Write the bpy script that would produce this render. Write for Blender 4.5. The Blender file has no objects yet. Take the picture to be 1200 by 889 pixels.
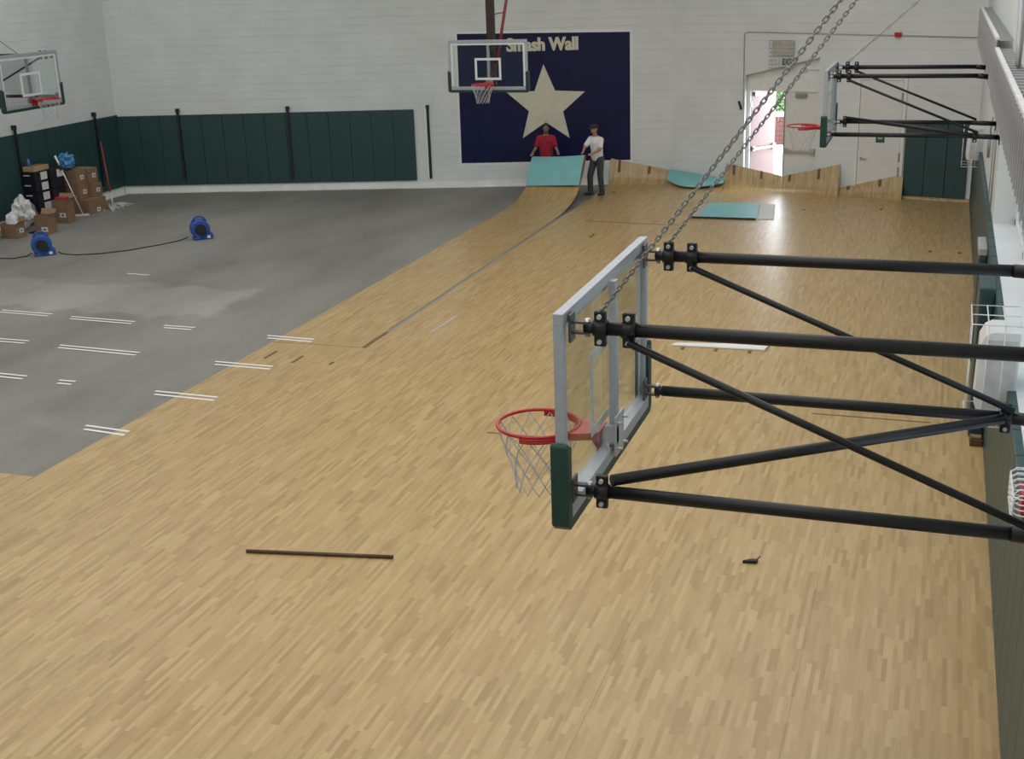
import bpy, bmesh, math, random
from mathutils import Vector, Matrix
random.seed(7)
C = bpy.context.scene.collection
S = bpy.context.scene
PI = math.pi

# ------------------------------------------------------------------ camera
H = 5.53
cam_d = bpy.data.cameras.new('camera'); cam = bpy.data.objects.new('camera', cam_d); C.objects.link(cam)
cam_d.sensor_fit = 'HORIZONTAL'; cam_d.sensor_width = 36.0
cam_d.lens = 36.0 * 1463.97 / 1200.0
cam_d.clip_start = 0.05; cam_d.clip_end = 400
def unit(v): return v.normalized()
Yd = unit(Vector((519.0, -498.5, 1463.97)))
Dd = Vector((150.0, 4455.5, 1463.97)).normalized()
Dd = unit(Dd - Yd * Dd.dot(Yd)); Zd = -Dd
Xd = Yd.cross(Zd)
right = Vector((Xd[0], Yd[0], Zd[0])); down = Vector((Xd[1], Yd[1], Zd[1])); fwd = Vector((Xd[2], Yd[2], Zd[2]))
cam.matrix_world = Matrix(((right.x, -down.x, -fwd.x, 0), (right.y, -down.y, -fwd.y, 0), (right.z, -down.z, -fwd.z, H), (0, 0, 0, 1)))
S.camera = cam

# ------------------------------------------------------------------ world, sun, ceiling fill, exposure
S.view_settings.view_transform = 'Standard'; S.view_settings.look = 'None'
S.view_settings.gamma = 1.0; S.view_settings.use_curve_mapping = False
S.view_settings.exposure = 0.0
w = bpy.data.worlds.new('sky'); S.world = w; w.use_nodes = True
bg = w.node_tree.nodes['Background']
bg.inputs['Color'].default_value = (0.86, 0.93, 1.0, 1); bg.inputs['Strength'].default_value = 10.5
sd = bpy.data.lights.new('sun', 'SUN'); sd.energy = 3.0; sd.angle = 0.02; sd.color = (1, .96, .9)
so = bpy.data.objects.new('sun', sd); C.objects.link(so); so.rotation_euler = (math.radians(12), math.radians(-42), 0)
def lamp(x, y, z, sx, sy, e, col=(1, 1, .99)):  # adds one unseen overhead fill panel
    l = bpy.data.lights.new('ceiling_fill', 'AREA'); l.shape = 'RECTANGLE'; l.size = sx; l.size_y = sy
    l.energy = e; l.color = col
    o = bpy.data.objects.new('ceiling_fill', l); C.objects.link(o); o.location = (x, y, z)
for ly, k in ((3, .54), (10, .62), (17, .62), (24, .53)):  # unseen soft panels added overhead, sized and weighted to even the room light
    for lx, kx in ((-18, .88), (-12.4, .58), (-6.8, .92), (-2.2, 1.25)):
        lamp(lx, ly, 8.7, 5.4, 6.6, 245 * k * kx)

# ------------------------------------------------------------------ materials
def new_mat(name):
    m = bpy.data.materials.new(name); m.use_nodes = True
    nt = m.node_tree; b = nt.nodes['Principled BSDF']
    return m, nt, b
def N(nt, t, **kw):
    n = nt.nodes.new(t)
    for k, v in kw.items(): setattr(n, k, v)
    return n
def simple(name, col, rough=.6, metal=0.0, noise=0.12, scale=9.0, bump=0.0, spec=.5):
    m, nt, b = new_mat(name)
    tc = N(nt, 'ShaderNodeTexCoord'); nz = N(nt, 'ShaderNodeTexNoise'); nz.inputs['Scale'].default_value = scale
    nz.inputs['Detail'].default_value = 5
    nt.links.new(tc.outputs['Object'], nz.inputs['Vector'])
    mp = N(nt, 'ShaderNodeMapRange'); mp.inputs['From Min'].default_value = .3; mp.inputs['From Max'].default_value = .7
    mp.inputs['To Min'].default_value = 1 - noise; mp.inputs['To Max'].default_value = 1 + noise
    nt.links.new(nz.outputs['Fac'], mp.inputs['Value'])
    mx = N(nt, 'ShaderNodeVectorMath', operation='SCALE'); mx.inputs[0].default_value = col[:3]
    nt.links.new(mp.outputs['Result'], mx.inputs['Scale'])
    nt.links.new(mx.outputs['Vector'], b.inputs['Base Color'])
    b.inputs['Roughness'].default_value = rough; b.inputs['Metallic'].default_value = metal
    b.inputs['Specular IOR Level'].default_value = spec
    if bump:
        bp = N(nt, 'ShaderNodeBump'); bp.inputs['Strength'].default_value = bump; bp.inputs['Distance'].default_value = .01
        nt.links.new(nz.outputs['Fac'], bp.inputs['Height']); nt.links.new(bp.outputs['Normal'], b.inputs['Normal'])
    return m
def mth(nt, op, a, b=None, c=None):
    n = N(nt, 'ShaderNodeMath', operation=op)
    for i, v in enumerate((a, b, c)):
        if v is None: continue
        if isinstance(v, (int, float)): n.inputs[i].default_value = v
        else: nt.links.new(v, n.inputs[i])
    return n.outputs[0]
def wood_vinyl():
    m, nt, b = new_mat('printed_wood_vinyl')
    uv = N(nt, 'ShaderNodeUVMap'); sp = N(nt, 'ShaderNodeSeparateXYZ'); nt.links.new(uv.outputs['UV'], sp.inputs[0])
    u, v = sp.outputs['X'], sp.outputs['Y']
    row = mth(nt, 'FLOOR', mth(nt, 'DIVIDE', u, .039))
    wn = N(nt, 'ShaderNodeTexWhiteNoise', noise_dimensions='1D'); nt.links.new(row, wn.inputs['W'])
    vv = mth(nt, 'ADD', mth(nt, 'DIVIDE', v, .37), mth(nt, 'MULTIPLY', wn.outputs['Value'], 7.3))
    cell = mth(nt, 'FLOOR', vv)
    cb = N(nt, 'ShaderNodeCombineXYZ'); nt.links.new(row, cb.inputs[0]); nt.links.new(cell, cb.inputs[1])
    w2 = N(nt, 'ShaderNodeTexWhiteNoise', noise_dimensions='2D'); nt.links.new(cb.outputs[0], w2.inputs['Vector'])
    cr = N(nt, 'ShaderNodeValToRGB'); e = cr.color_ramp.elements
    cr.color_ramp.interpolation = 'LINEAR'
    e[0].position = 0; e[0].color = (.35, .228, .092, 1); e[1].position = 1; e[1].color = (.50, .358, .165, 1)
    k = cr.color_ramp.elements.new(.22); k.color = (.405, .275, .116, 1)
    k = cr.color_ramp.elements.new(.75); k.color = (.452, .315, .138, 1)
    nt.links.new(w2.outputs['Value'], cr.inputs['Fac'])
    # grain along the strip
    mp = N(nt, 'ShaderNodeMapping'); mp.inputs['Scale'].default_value = (90, 4, 1); nt.links.new(uv.outputs['UV'], mp.inputs['Vector'])
    nz = N(nt, 'ShaderNodeTexNoise'); nz.inputs['Scale'].default_value = 1; nz.inputs['Detail'].default_value = 4; nt.links.new(mp.outputs['Vector'], nz.inputs['Vector'])
    mr = N(nt, 'ShaderNodeMapRange'); mr.inputs['To Min'].default_value = .86; mr.inputs['To Max'].default_value = 1.14; nt.links.new(nz.outputs['Fac'], mr.inputs['Value'])
    # broad colour drift
    n2 = N(nt, 'ShaderNodeTexNoise'); n2.inputs['Scale'].default_value = .55; nt.links.new(uv.outputs['UV'], n2.inputs['Vector'])
    m2 = N(nt, 'ShaderNodeMapRange'); m2.inputs['To Min'].default_value = .95; m2.inputs['To Max'].default_value = 1.05; nt.links.new(n2.outputs['Fac'], m2.inputs['Value'])
    sc = N(nt, 'ShaderNodeVectorMath', operation='SCALE'); nt.links.new(cr.outputs['Color'], sc.inputs[0])
    nt.links.new(mth(nt, 'MULTIPLY', mr.outputs['Result'], m2.outputs['Result']), sc.inputs['Scale'])
    nt.links.new(sc.outputs['Vector'], b.inputs['Base Color'])
    b.inputs['Roughness'].default_value = .34; b.inputs['Specular IOR Level'].default_value = .6
    return m
def concrete():
    m, nt, b = new_mat('bare_grey_floor')
    tc = N(nt, 'ShaderNodeTexCoord')
    n1 = N(nt, 'ShaderNodeTexNoise'); n1.inputs['Scale'].default_value = .55; n1.inputs['Detail'].default_value = 8; n1.inputs['Roughness'].default_value = .62
    mp = N(nt, 'ShaderNodeMapping'); mp.inputs['Scale'].default_value = (1, .45, 1); nt.links.new(tc.outputs['Object'], mp.inputs['Vector']); nt.links.new(mp.outputs['Vector'], n1.inputs['Vector'])
    cr = N(nt, 'ShaderNodeValToRGB'); e = cr.color_ramp.elements
    e[0].position = .3; e[0].color = (.165, .161, .144, 1); e[1].position = .72; e[1].color = (.275, .272, .25, 1)
    nt.links.new(n1.outputs['Fac'], cr.inputs['Fac'])
    n2 = N(nt, 'ShaderNodeTexNoise'); n2.inputs['Scale'].default_value = 14; n2.inputs['Detail'].default_value = 6; nt.links.new(tc.outputs['Object'], n2.inputs['Vector'])
    mr = N(nt, 'ShaderNodeMapRange'); mr.inputs['To Min'].default_value = .88; mr.inputs['To Max'].default_value = 1.12; nt.links.new(n2.outputs['Fac'], mr.inputs['Value'])
    # paler skim-coat patch with a soft ragged edge
    sp = N(nt, 'ShaderNodeSeparateXYZ'); nt.links.new(tc.outputs['Object'], sp.inputs[0])
    n3 = N(nt, 'ShaderNodeTexNoise'); n3.inputs['Scale'].default_value = 1.3; n3.inputs['Detail'].default_value = 6; nt.links.new(tc.outputs['Object'], n3.inputs['Vector'])
    wob = mth(nt, 'MULTIPLY', mth(nt, 'SUBTRACT', n3.outputs['Fac'], .5), 1.6)
    def band(v, lo, hi, soft):
        a = N(nt, 'ShaderNodeMapRange'); a.interpolation_type = 'SMOOTHSTEP'; a.inputs['From Min'].default_value = lo; a.inputs['From Max'].default_value = lo + soft; nt.links.new(v, a.inputs['Value'])
        c = N(nt, 'ShaderNodeMapRange'); c.interpolation_type = 'SMOOTHSTEP'; c.inputs['From Min'].default_value = hi; c.inputs['From Max'].default_value = hi - soft; nt.links.new(v, c.inputs['Value'])
        return mth(nt, 'MULTIPLY', a.outputs[0], c.outputs[0])
    yw = mth(nt, 'ADD', sp.outputs['Y'], wob); xw = mth(nt, 'ADD', sp.outputs['X'], mth(nt, 'MULTIPLY', wob, .6))
    patch = mth(nt, 'MULTIPLY', band(yw, 17.7, 20.0, .35), band(xw, -24, -11.6, .3))
    patch2 = mth(nt, 'MULTIPLY', band(yw, 21.0, 27.5, 1.5), band(xw, -21.5, -15.0, 1.5))
    patch3 = mth(nt, 'MULTIPLY', band(yw, 12.3, 13.3, .5), band(xw, -11.6, -9.7, .4))
    tot = mth(nt, 'ADD', mth(nt, 'MULTIPLY', patch, .32), mth(nt, 'ADD', mth(nt, 'MULTIPLY', patch2, .12), mth(nt, 'MULTIPLY', patch3, .15)))
    sc = N(nt, 'ShaderNodeVectorMath', operation='SCALE'); nt.links.new(cr.outputs['Color'], sc.inputs[0])
    nt.links.new(mth(nt, 'MULTIPLY', mr.outputs['Result'], mth(nt, 'ADD', tot, 1.0)), sc.inputs['Scale'])
    nt.links.new(sc.outputs['Vector'], b.inputs['Base Color'])
    b.inputs['Roughness'].default_value = .62; b.inputs['Specular IOR Level'].default_value = .35
    return m
def glass(name, tint=(.93, .98, .96), refl=.10):
    m, nt, b = new_mat(name)
    out = nt.nodes['Material Output']; nt.nodes.remove(b)
    t = N(nt, 'ShaderNodeBsdfTransparent'); t.inputs[0].default_value = (*tint, 1)
    g = N(nt, 'ShaderNodeBsdfGlossy'); g.inputs['Roughness'].default_value = .04; g.inputs[0].default_value = (.9, .95, .95, 1)
    fr = N(nt, 'ShaderNodeFresnel'); fr.inputs['IOR'].default_value = 1.45
    mx = N(nt, 'ShaderNodeMixShader')
    nt.links.new(mth(nt, 'MULTIPLY', fr.outputs[0], refl * 8), mx.inputs[0]); nt.links.new(t.outputs[0], mx.inputs[1]); nt.links.new(g.outputs[0], mx.inputs[2])
    nt.links.new(mx.outputs[0], out.inputs['Surface'])
    return m
M = {}
M['vinyl'] = wood_vinyl(); M['concrete'] = concrete()
M['sheet_edge'] = simple('tan_vinyl_edge', (.28, .19, .10), .6)
M['teal'] = simple('teal_vinyl_backing', (.20, .49, .50), .55, noise=.07, scale=3)
M['wall'] = simple('painted_block', (.68, .71, .71), .55, noise=.05, scale=1.4, bump=.1)
M['ceiling'] = simple('ceiling_paint', (.66, .66, .64), .8)
M['cove'] = simple('white_cove', (.74, .75, .73), .5, noise=.08, scale=4)
M['trim_white'] = simple('white_gloss_paint', (.74, .74, .72), .4, noise=.05)
M['pad'] = simple('dark_green_vinyl', (.018, .058, .060), .42, noise=.15, scale=2.0)
M['pad_green'] = simple('green_moulded_pad', (.008, .040, .032), .42, noise=.1)
M['navy'] = simple('navy_mural_paint', (.005, .009, .052), .34, noise=.18, scale=1.5, spec=.25)
M['cream'] = simple('cream_mural_paint', (.62, .60, .48), .4, noise=.06, scale=6)
M['white'] = simple('white_paint', (.78, .78, .77), .5, noise=.04)
M['black_steel'] = simple('black_coated_steel', (.006, .0065, .009), .40, noise=.2, spec=.4)
M['galv'] = simple('galvanised_chain', (.26, .26, .26), .4, .7, noise=.15, scale=60)
M['alu'] = simple('brushed_grey_frame', (.40, .43, .47), .38, .35, noise=.06, scale=20)
M['bolt'] = simple('steel_bolt', (.55, .55, .55), .35, .8)
M['red'] = simple('orange_red_rim', (.44, .013, .018), .32, noise=.08)
M['net'] = simple('white_net_cord', (.50, .50, .50), .8)
M['glass'] = glass('backboard_glass', (.965, .985, .975), .045)
M['pane'] = glass('window_glass', (.30, .32, .33), .06)
M['target'] = simple('white_target_print', (.70, .74, .76), .5, noise=.02)
M['card'] = simple('brown_cardboard', (.235, .145, .082), .8, noise=.12, scale=8)
M['card_in'] = simple('cardboard_inside', (.33, .22, .13), .85, noise=.1)
M['label'] = simple('white_paper_label', (.66, .66, .66), .7, noise=.1, scale=30)
M['ink'] = simple('grey_print', (.12, .12, .13), .7)
M['navy_crate'] = simple('black_plastic', (.012, .013, .022), .4, noise=.2)
M['blue'] = simple('blue_moulded_plastic', (.02, .075, .33), .4, noise=.12)
M['dark'] = simple('dark_grille', (.015, .015, .016), .5)
M['rubber'] = simple('black_rubber', (.018, .018, .018), .7)
M['red_plastic'] = simple('red_plastic', (.42, .045, .05), .45)
M['red_pole'] = simple('red_painted_steel', (.22, .022, .03), .4)
M['rust'] = simple('dark_brown_steel', (.035, .022, .022), .5, .2)
M['bar'] = simple('dark_brown_trim', (.085, .047, .02), .45, noise=.3, scale=4)
M['tape_brown'] = simple('brown_tape', (.13, .078, .035), .6)
M['seam'] = simple('seam_brown', (.16, .10, .05), .7)  # plain brown for the seam lines and filler
M['paper_grey'] = simple('grey_board', (.42, .39, .36), .7)
M['skin_a'] = simple('skin_tan', (.30, .165, .11), .55, noise=.05)
M['skin_b'] = simple('skin_ruddy', (.42, .19, .135), .55, noise=.05)
M['hair'] = simple('dark_hair', (.02, .015, .012), .6)
M['red_shirt'] = simple('red_tshirt', (.33, .012, .03), .85, noise=.15, scale=12)
M['white_shirt'] = simple('white_tshirt', (.72, .72, .73), .85, noise=.06, scale=12)
M['jeans'] = simple('grey_jeans', (.05, .058, .062), .85, noise=.35, scale=14)
M['trousers'] = simple('dark_trousers', (.02, .022, .03), .85)
M['shoe'] = simple('dark_shoe', (.03, .028, .027), .6)
M['door'] = simple('white_door_paint', (.70, .69, .67), .45, noise=.03)
M['chrome'] = simple('satin_steel', (.5, .5, .5), .3, .9)
M['door_pink'] = simple('pinkish_door_leaf', (.27, .178, .172), .45, noise=.03)  # darker pinkish tone, used only on the open leaf
M['hinge_steel'] = simple('dark_steel_plate', (.10, .10, .105), .4, .6)
M['closer'] = simple('grey_closer', (.30, .30, .31), .4, .5)
M['exit_green'] = simple('exit_green', (.01, .16, .08), .5)
M['beige'] = simple('beige_plate', (.50, .49, .43), .5)
M['sign_green'] = simple('green_sign', (.012, .085, .055), .4)
M['grey_metal'] = simple('grey_sheet_metal', (.44, .45, .47), .42, .3, noise=.1, scale=5)
M['guard_dark'] = simple('dull_grey_sheet', (.20, .21, .225), .55, .2)
M['wire'] = simple('white_coated_wire', (.72, .73, .74), .4)
M['heater'] = simple('white_enamel', (.74, .75, .75), .35, noise=.03)
M['heater_grey'] = simple('pale_grey_enamel', (.52, .54, .55), .45)
M['alarm'] = simple('alarm_red', (.40, .01, .025), .4)
M['brick'] = simple('red_brick', (.085, .026, .022), .8, noise=.2)
M['mortar'] = simple('mortar', (.42, .38, .34), .9)
M['paving'] = simple('pale_paving', (.36, .345, .33), .85, noise=.08, scale=2)
M['leaf'] = simple('green_leaf', (.045, .105, .018), .6, noise=.3)
M['bag_blue'] = simple('blue_plastic_bag', (.07, .26, .52), .3, noise=.4, scale=14)
M['bag_white'] = simple('white_plastic_bag', (.66, .67, .68), .5, noise=.15, scale=12)
M['bag_grey'] = simple('cloudy_plastic', (.20, .20, .185), .4, noise=.2)
M['green_plastic'] = simple('green_plastic', (.05, .17, .11), .5)
M['tan'] = simple('tan_board', (.42, .30, .16), .8)
M['mophead'] = simple('grey_mop_strands', (.46, .46, .45), .9, noise=.25, scale=25)

# ------------------------------------------------------------------ mesh builders
class MB:
    def __init__(s): s.bm = bmesh.new(); s.mi = 0
    def _set(s, fs):
        for f in fs: f.material_index = s.mi
    def box(s, lo, hi, bev=0.0, mat=None):
        x0, y0, z0 = lo; x1, y1, z1 = hi
        vs = [s.bm.verts.new(p) for p in ((x0,y0,z0),(x1,y0,z0),(x1,y1,z0),(x0,y1,z0),(x0,y0,z1),(x1,y0,z1),(x1,y1,z1),(x0,y1,z1))]
        fs = [s.bm.faces.new([vs[i] for i in q]) for q in ((3,2,1,0),(4,5,6,7),(0,1,5,4),(1,2,6,5),(2,3,7,6),(3,0,4,7))]
        s._set(fs)
        if bev:
            es = list({e for f in fs for e in f.edges})
            r = bmesh.ops.bevel(s.bm, geom=es, offset=bev, segments=2, affect='EDGES', profile=.6)
            s._set(r['faces'])
            vs = list({v for f in r['faces'] for v in f.verts})
        if mat is not None:
            for v in set(vs): v.co = mat @ v.co
        return s
    def tube(s, pts, r, seg=10, cap=True, closed=False, smooth=True):
        pts = [Vector(p) for p in pts]; n = len(pts)
        rs = r if isinstance(r, (list, tuple)) else [r] * n
        t0 = (pts[1] - pts[0]).normalized()
        up = Vector((0, 0, 1)) if abs(t0.z) < .9 else Vector((1, 0, 0))
        a = t0.cross(up).normalized(); rings = []
        for i, p in enumerate(pts):
            if closed: t = (pts[(i + 1) % n] - pts[i - 1]).normalized()
            elif i == 0: t = t0
            elif i == n - 1: t = (pts[-1] - pts[-2]).normalized()
            else: t = ((pts[i + 1] - p).normalized() + (p - pts[i - 1]).normalized()).normalized()
            a = (a - t * a.dot(t)).normalized(); b = t.cross(a)
            rings.append([s.bm.verts.new(p + (a * math.cos(2*PI*k/seg) + b * math.sin(2*PI*k/seg)) * rs[i]) for k in range(seg)])
        fs = []
        for i in range(n if closed else n - 1):
            A, B = rings[i], rings[(i + 1) % n]
            for k in range(seg): fs.append(s.bm.faces.new((A[k], A[(k+1) % seg], B[(k+1) % seg], B[k])))
        if cap and not closed:
            fs.append(s.bm.faces.new(rings[0][::-1])); fs.append(s.bm.faces.new(rings[-1]))
        for f in fs[:-2] if cap and not closed else fs: f.smooth = smooth
        s._set(fs); return s
    def prism(s, poly, ext):       # poly: 3D points (planar), ext: vector
        ext = Vector(ext); a = [s.bm.verts.new(p) for p in poly]; b = [s.bm.verts.new(Vector(p) + ext) for p in poly]
        n = len(a); fs = [s.bm.faces.new(a[::-1]), s.bm.faces.new(b)]
        for i in range(n): fs.append(s.bm.faces.new((a[i], a[(i+1) % n], b[(i+1) % n], b[i])))
        s._set(fs); return s
    def ball(s, c, r, seg=12, rings=8, mat=None):
        r = r if isinstance(r, (tuple, list)) else (r, r, r)
        m = Matrix.Translation(c) @ Matrix.Diagonal((*r, 1))
        if mat is not None: m = Matrix.Translation(c) @ mat.to_4x4() @ Matrix.Diagonal((*r, 1))
        vs = []
        for i in range(1, rings):
            a = PI * i / rings
            vs.append([s.bm.verts.new(m @ Vector((math.sin(a) * math.cos(2*PI*k/seg), math.sin(a) * math.sin(2*PI*k/seg), math.cos(a)))) for k in range(seg)])
        t, b = s.bm.verts.new(m @ Vector((0, 0, 1))), s.bm.verts.new(m @ Vector((0, 0, -1)))
        fs = []
        for k in range(seg):
            k2 = (k + 1) % seg
            fs.append(s.bm.faces.new((t, vs[0][k], vs[0][k2]))); fs.append(s.bm.faces.new((b, vs[-1][k2], vs[-1][k])))
            for i in range(rings - 2): fs.append(s.bm.faces.new((vs[i][k], vs[i+1][k], vs[i+1][k2], vs[i][k2])))
        for f in fs: f.smooth = True; f.material_index = s.mi
        return s
    def quad(s, *pts):
        f = s.bm.faces.new([s.bm.verts.new(p) for p in pts]); f.material_index = s.mi; return s
    def build(s, name, mats, parent=None, world=True):
        me = bpy.data.meshes.new(name)
        bmesh.ops.recalc_face_normals(s.bm, faces=s.bm.faces[:])
        if parent is not None and world:
            bmesh.ops.transform(s.bm, matrix=Matrix.Translation(-root_loc(parent)), verts=s.bm.verts[:])
        s.bm.to_mesh(me); s.bm.free()
        for m in (mats if isinstance(mats, (list, tuple)) else [mats]): me.materials.append(M[m])
        o = bpy.data.objects.new(name, me); C.objects.link(o)
        if parent is not None: o.parent = parent
        return o
def root_loc(o):
    v = Vector((0, 0, 0))
    while o is not None: v += o.location; o = o.parent
    return v
def thing(name, label, cat, loc=(0, 0, 0), group=None, rz=0):
    o = bpy.data.objects.new(name, None); C.objects.link(o); o.location = loc; o.rotation_euler[2] = rz
    o.empty_display_size = .1
    return tag(o, label, cat, group)
def tag(o, label, cat, group=None):
    o['label'] = label; o['category'] = cat
    if group: o['group'] = group
    return o
def struct(o): o['kind'] = 'structure'; return o
def stuff(o): o['kind'] = 'stuff'; return o
def centre(o):
    """move the origin of a single-mesh thing to the middle of its underside"""
    me = o.data; xs = [v.co for v in me.vertices]
    lo = Vector((min(v.x for v in xs), min(v.y for v in xs), min(v.z for v in xs))); hi = Vector((max(v.x for v in xs), max(v.y for v in xs), max(v.z for v in xs)))
    c = Vector(((lo.x + hi.x) / 2, (lo.y + hi.y) / 2, lo.z)); me.transform(Matrix.Translation(-c)); o.location = c; return o
def copy_tree(o, parent=None):
    c = o.copy(); C.objects.link(c)
    if parent is not None: c.parent = parent
    for ch in list(o.children): copy_tree(ch, c)
    return c

# ------------------------------------------------------------------ walls
A_ = Vector((-21.2, 29.1, 0)); B_ = Vector((-6.7, 32.75, 0)); C_ = Vector((.80, 30.95, 0))
dL = (B_ - A_).normalized(); nL = Vector((dL.y, -dL.x, 0))        # into the room
dR = (C_ - B_).normalized(); nR = Vector((dR.y, -dR.x, 0))
def onL(s, z, o=0.0): return A_ + dL * s + nL * o + Vector((0, 0, z))
def onR(s, z, o=0.0): return B_ + dR * s + nR * o + Vector((0, 0, z))
COURSE = .203
def coursed(mb, P0, P1, n, z0, z1, thick=.22, phase=0.0, open_ends=True):
    """block wall face with a recessed bed joint at every course"""
    zs = [(z0, 0)]
    k = math.ceil((z0 - phase) / COURSE + .05)
    while phase + k * COURSE < z1 - .03:
        z = phase + k * COURSE
        if z > z0 + .03: zs += [(z - .006, 0), (z - .003, -.006), (z + .003, -.006), (z + .006, 0)]
        k += 1
    zs.append((z1, 0))
    up = Vector((0, 0, 1)); prev = None
    fr = []
    for z, d in zs:
        a = mb.bm.verts.new(P0 + n * d + up * z); b = mb.bm.verts.new(P1 + n * d + up * z); fr.append((a, b))
    ba = [(mb.bm.verts.new(P0 - n * thick + up * z0), mb.bm.verts.new(P1 - n * thick + up * z0)), (mb.bm.verts.new(P0 - n * thick + up * z1), mb.bm.verts.new(P1 - n * thick + up * z1))]
    for (a, b), (c, d) in zip(fr, fr[1:]): mb.bm.faces.new((a, b, d, c))
    mb.bm.faces.new((ba[0][0], ba[0][1], fr[0][1], fr[0][0])); mb.bm.faces.new((ba[1][0], ba[1][1], fr[-1][1], fr[-1][0]))
    mb.bm.faces.new((ba[0][0], ba[0][1], ba[1][1], ba[1][0]))
    mb.bm.faces.new([f[0] for f in fr] + [ba[1][0], ba[0][0]]); mb.bm.faces.new([f[1] for f in fr] + [ba[1][1], ba[0][1]])
ZT = 8.8
m = MB(); m.box((-21.6, -1.8, -.12), (1.4, 34.0, 0)); f = struct(m.build('floor', 'concrete'))
m = MB(); m.box((-21.6, -1.8, ZT), (1.4, 33.2, ZT + .15)); struct(m.build('ceiling', 'ceiling'))
m = MB(); coursed(m, Vector((-21.2, -1.6, 0)), Vector((-21.2, 29.2, 0)), Vector((1, 0, 0)), 0, ZT); struct(m.build('wall_left', 'wall'))
m = MB(); coursed(m, A_ - dL * .1, B_ + dL * .12, nL, 0, ZT); struct(m.build('wall_back', 'wall'))
m = MB(); m.box((-21.4, -1.8, 0), (1.4, -1.6, ZT)); struct(m.build('wall_front', 'wall'))
# exit facet with the sloped-top door recess (s 2.0 .. 3.90)
r0, r1 = 2.00, 3.90
m = MB(); coursed(m, onR(-.12, 0), onR(r0, 0), nR, 0, 2.81); coursed(m, onR(r1, 0), onR(7.713, 0), nR, 0, 2.81)
coursed(m, onR(-.12, 0), onR(7.713, 0), nR, 3.26, ZT)
m.prism([onR(-.12, 2.81), onR(r0, 2.81), onR(r1, 3.26), onR(-.12, 3.26)], -nR * .22)
m.prism([onR(r1, 2.81), onR(7.713, 2.81), onR(7.713, 3.26), onR(r1, 3.26)], -nR * .22)
struct(m.build('wall_exit', 'wall'))
# header inside the recess
m = MB(); m.prism([onR(r0, 2.42, -.16), onR(r1, 2.42, -.16), onR(r1, 3.4, -.16), onR(r0, 3.4, -.16)], -nR * .10)
struct(m.build('trim_1', 'trim_white'))
# right wall: lower part, far part, head over the windows, recess back
m = MB()
m.box((.80, -1.6, 0), (1.25, 31.1, 1.78)); m.box((.80, 19.3, 1.78), (1.25, 31.1, ZT)); m.box((.80, -1.6, 3.75), (1.25, 19.3, ZT)); m.box((.80, -1.6, 1.78), (1.25, 6.0, 3.75))
struct(m.build('wall_right', 'wall'))
yy = 6.0; wi = 1
while yy < 19.2:
    y1 = min(yy + 2.2, 19.3); fr = MB()
    for b in (((1.10, yy, 1.78), (1.18, yy + .06, 3.75)), ((1.10, y1 - .06, 1.78), (1.18, y1, 3.75)), ((1.10, yy, 1.78), (1.18, y1, 1.86)), ((1.10, yy, 3.67), (1.18, y1, 3.75)), ((1.11, yy, 2.72), (1.17, y1, 2.76)), ((1.11, (yy + y1) / 2 - .02, 1.8), (1.17, (yy + y1) / 2 + .02, 3.7))): fr.box(*b)
    wo = struct(fr.build('window_%d' % wi, 'trim_white'))
    g = MB(); g.box((1.135, yy + .05, 1.84), (1.145, y1 - .05, 3.69)); g.build('pane', 'pane', wo)
    yy = y1; wi += 1
# white cove base
def cove(P0, P1, n, name, wav=.012):
    m = MB(); rnd = random.Random(3); L = (P1 - P0).length; d = (P1 - P0).normalized(); k = int(L / .5) + 1
    pr = [(0, .15), (.02, .15), (.03, .035), (.10, .008), (.10, 0), (0, 0)]
    rows = []
    for i in range(k + 1):
        q = P0 + d * (L * i / k); wv = rnd.uniform(0, wav) * 5
        rows.append([m.bm.verts.new(q + n * (o + (wv if o >= .1 else 0)) + Vector((0, 0, z))) for o, z in pr])
    for a, b in zip(rows, rows[1:]):
        for j in range(len(pr) - 1): m.bm.faces.new((a[j], a[j+1], b[j+1], b[j]))
    return struct(m.build(name, 'cove'))
cove(A_ + dL * .02, B_ - dL * .1, nL, 'baseboard_back'); cove(Vector((-21.2, 20, 0)), Vector((-21.2, 29.0, 0)), Vector((1, 0, 0)), 'baseboard_left')

# ------------------------------------------------------------------ wall pads (each panel a thing)
def pad_mesh(name, w_, z0, z1, t, mat='pad'):
    mb = MB(); mb.box((-w_ / 2 + .004, 0, z0), (w_ / 2 - .004, t, z1), bev=.012); return mb.build(name, mat)
def place_pad(proto, first, P, d, lab, grp):
    o = proto if first else proto.copy()
    if not first: C.objects.link(o)
    o.location = P; o.rotation_euler[2] = math.atan2(d.y, d.x); tag(o, lab, 'wall pad', grp)
pw = 8.10 / 14
ORD = 'first second third fourth fifth sixth seventh eighth ninth tenth eleventh twelfth thirteenth fourteenth fifteenth sixteenth seventeenth eighteenth nineteenth twentieth'.split()
ORD += ['twenty-' + o for o in ORD[:9]] + ['thirtieth'] + ['thirty-' + o for o in ORD[:9]] + ['fortieth'] + ['forty-' + o for o in ORD[:9]]
P = pad_mesh('wall_pad', pw, .20, 2.08, -.05)
for i in range(14): place_pad(P, i == 0, onL(.04 + pw * (i + .5), 0, .001), dL, 'dark green wall pad, %s from the left corner in the far row' % ORD[i], 'dark green wall pads on the far wall')
P = pad_mesh('wall_pad', .6, .20, 2.12, -.05)
for i in range(12): place_pad(P, i == 0, Vector((-21.199, 28.80 - .6 * i, 0)), Vector((0, 1, 0)), 'dark green wall pad on the left wall, %s from the far corner' % ORD[i], 'dark green wall pads on the left wall')
P = pad_mesh('wall_pad', .6, .03, 1.78, -.075)
n_r = 0
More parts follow.
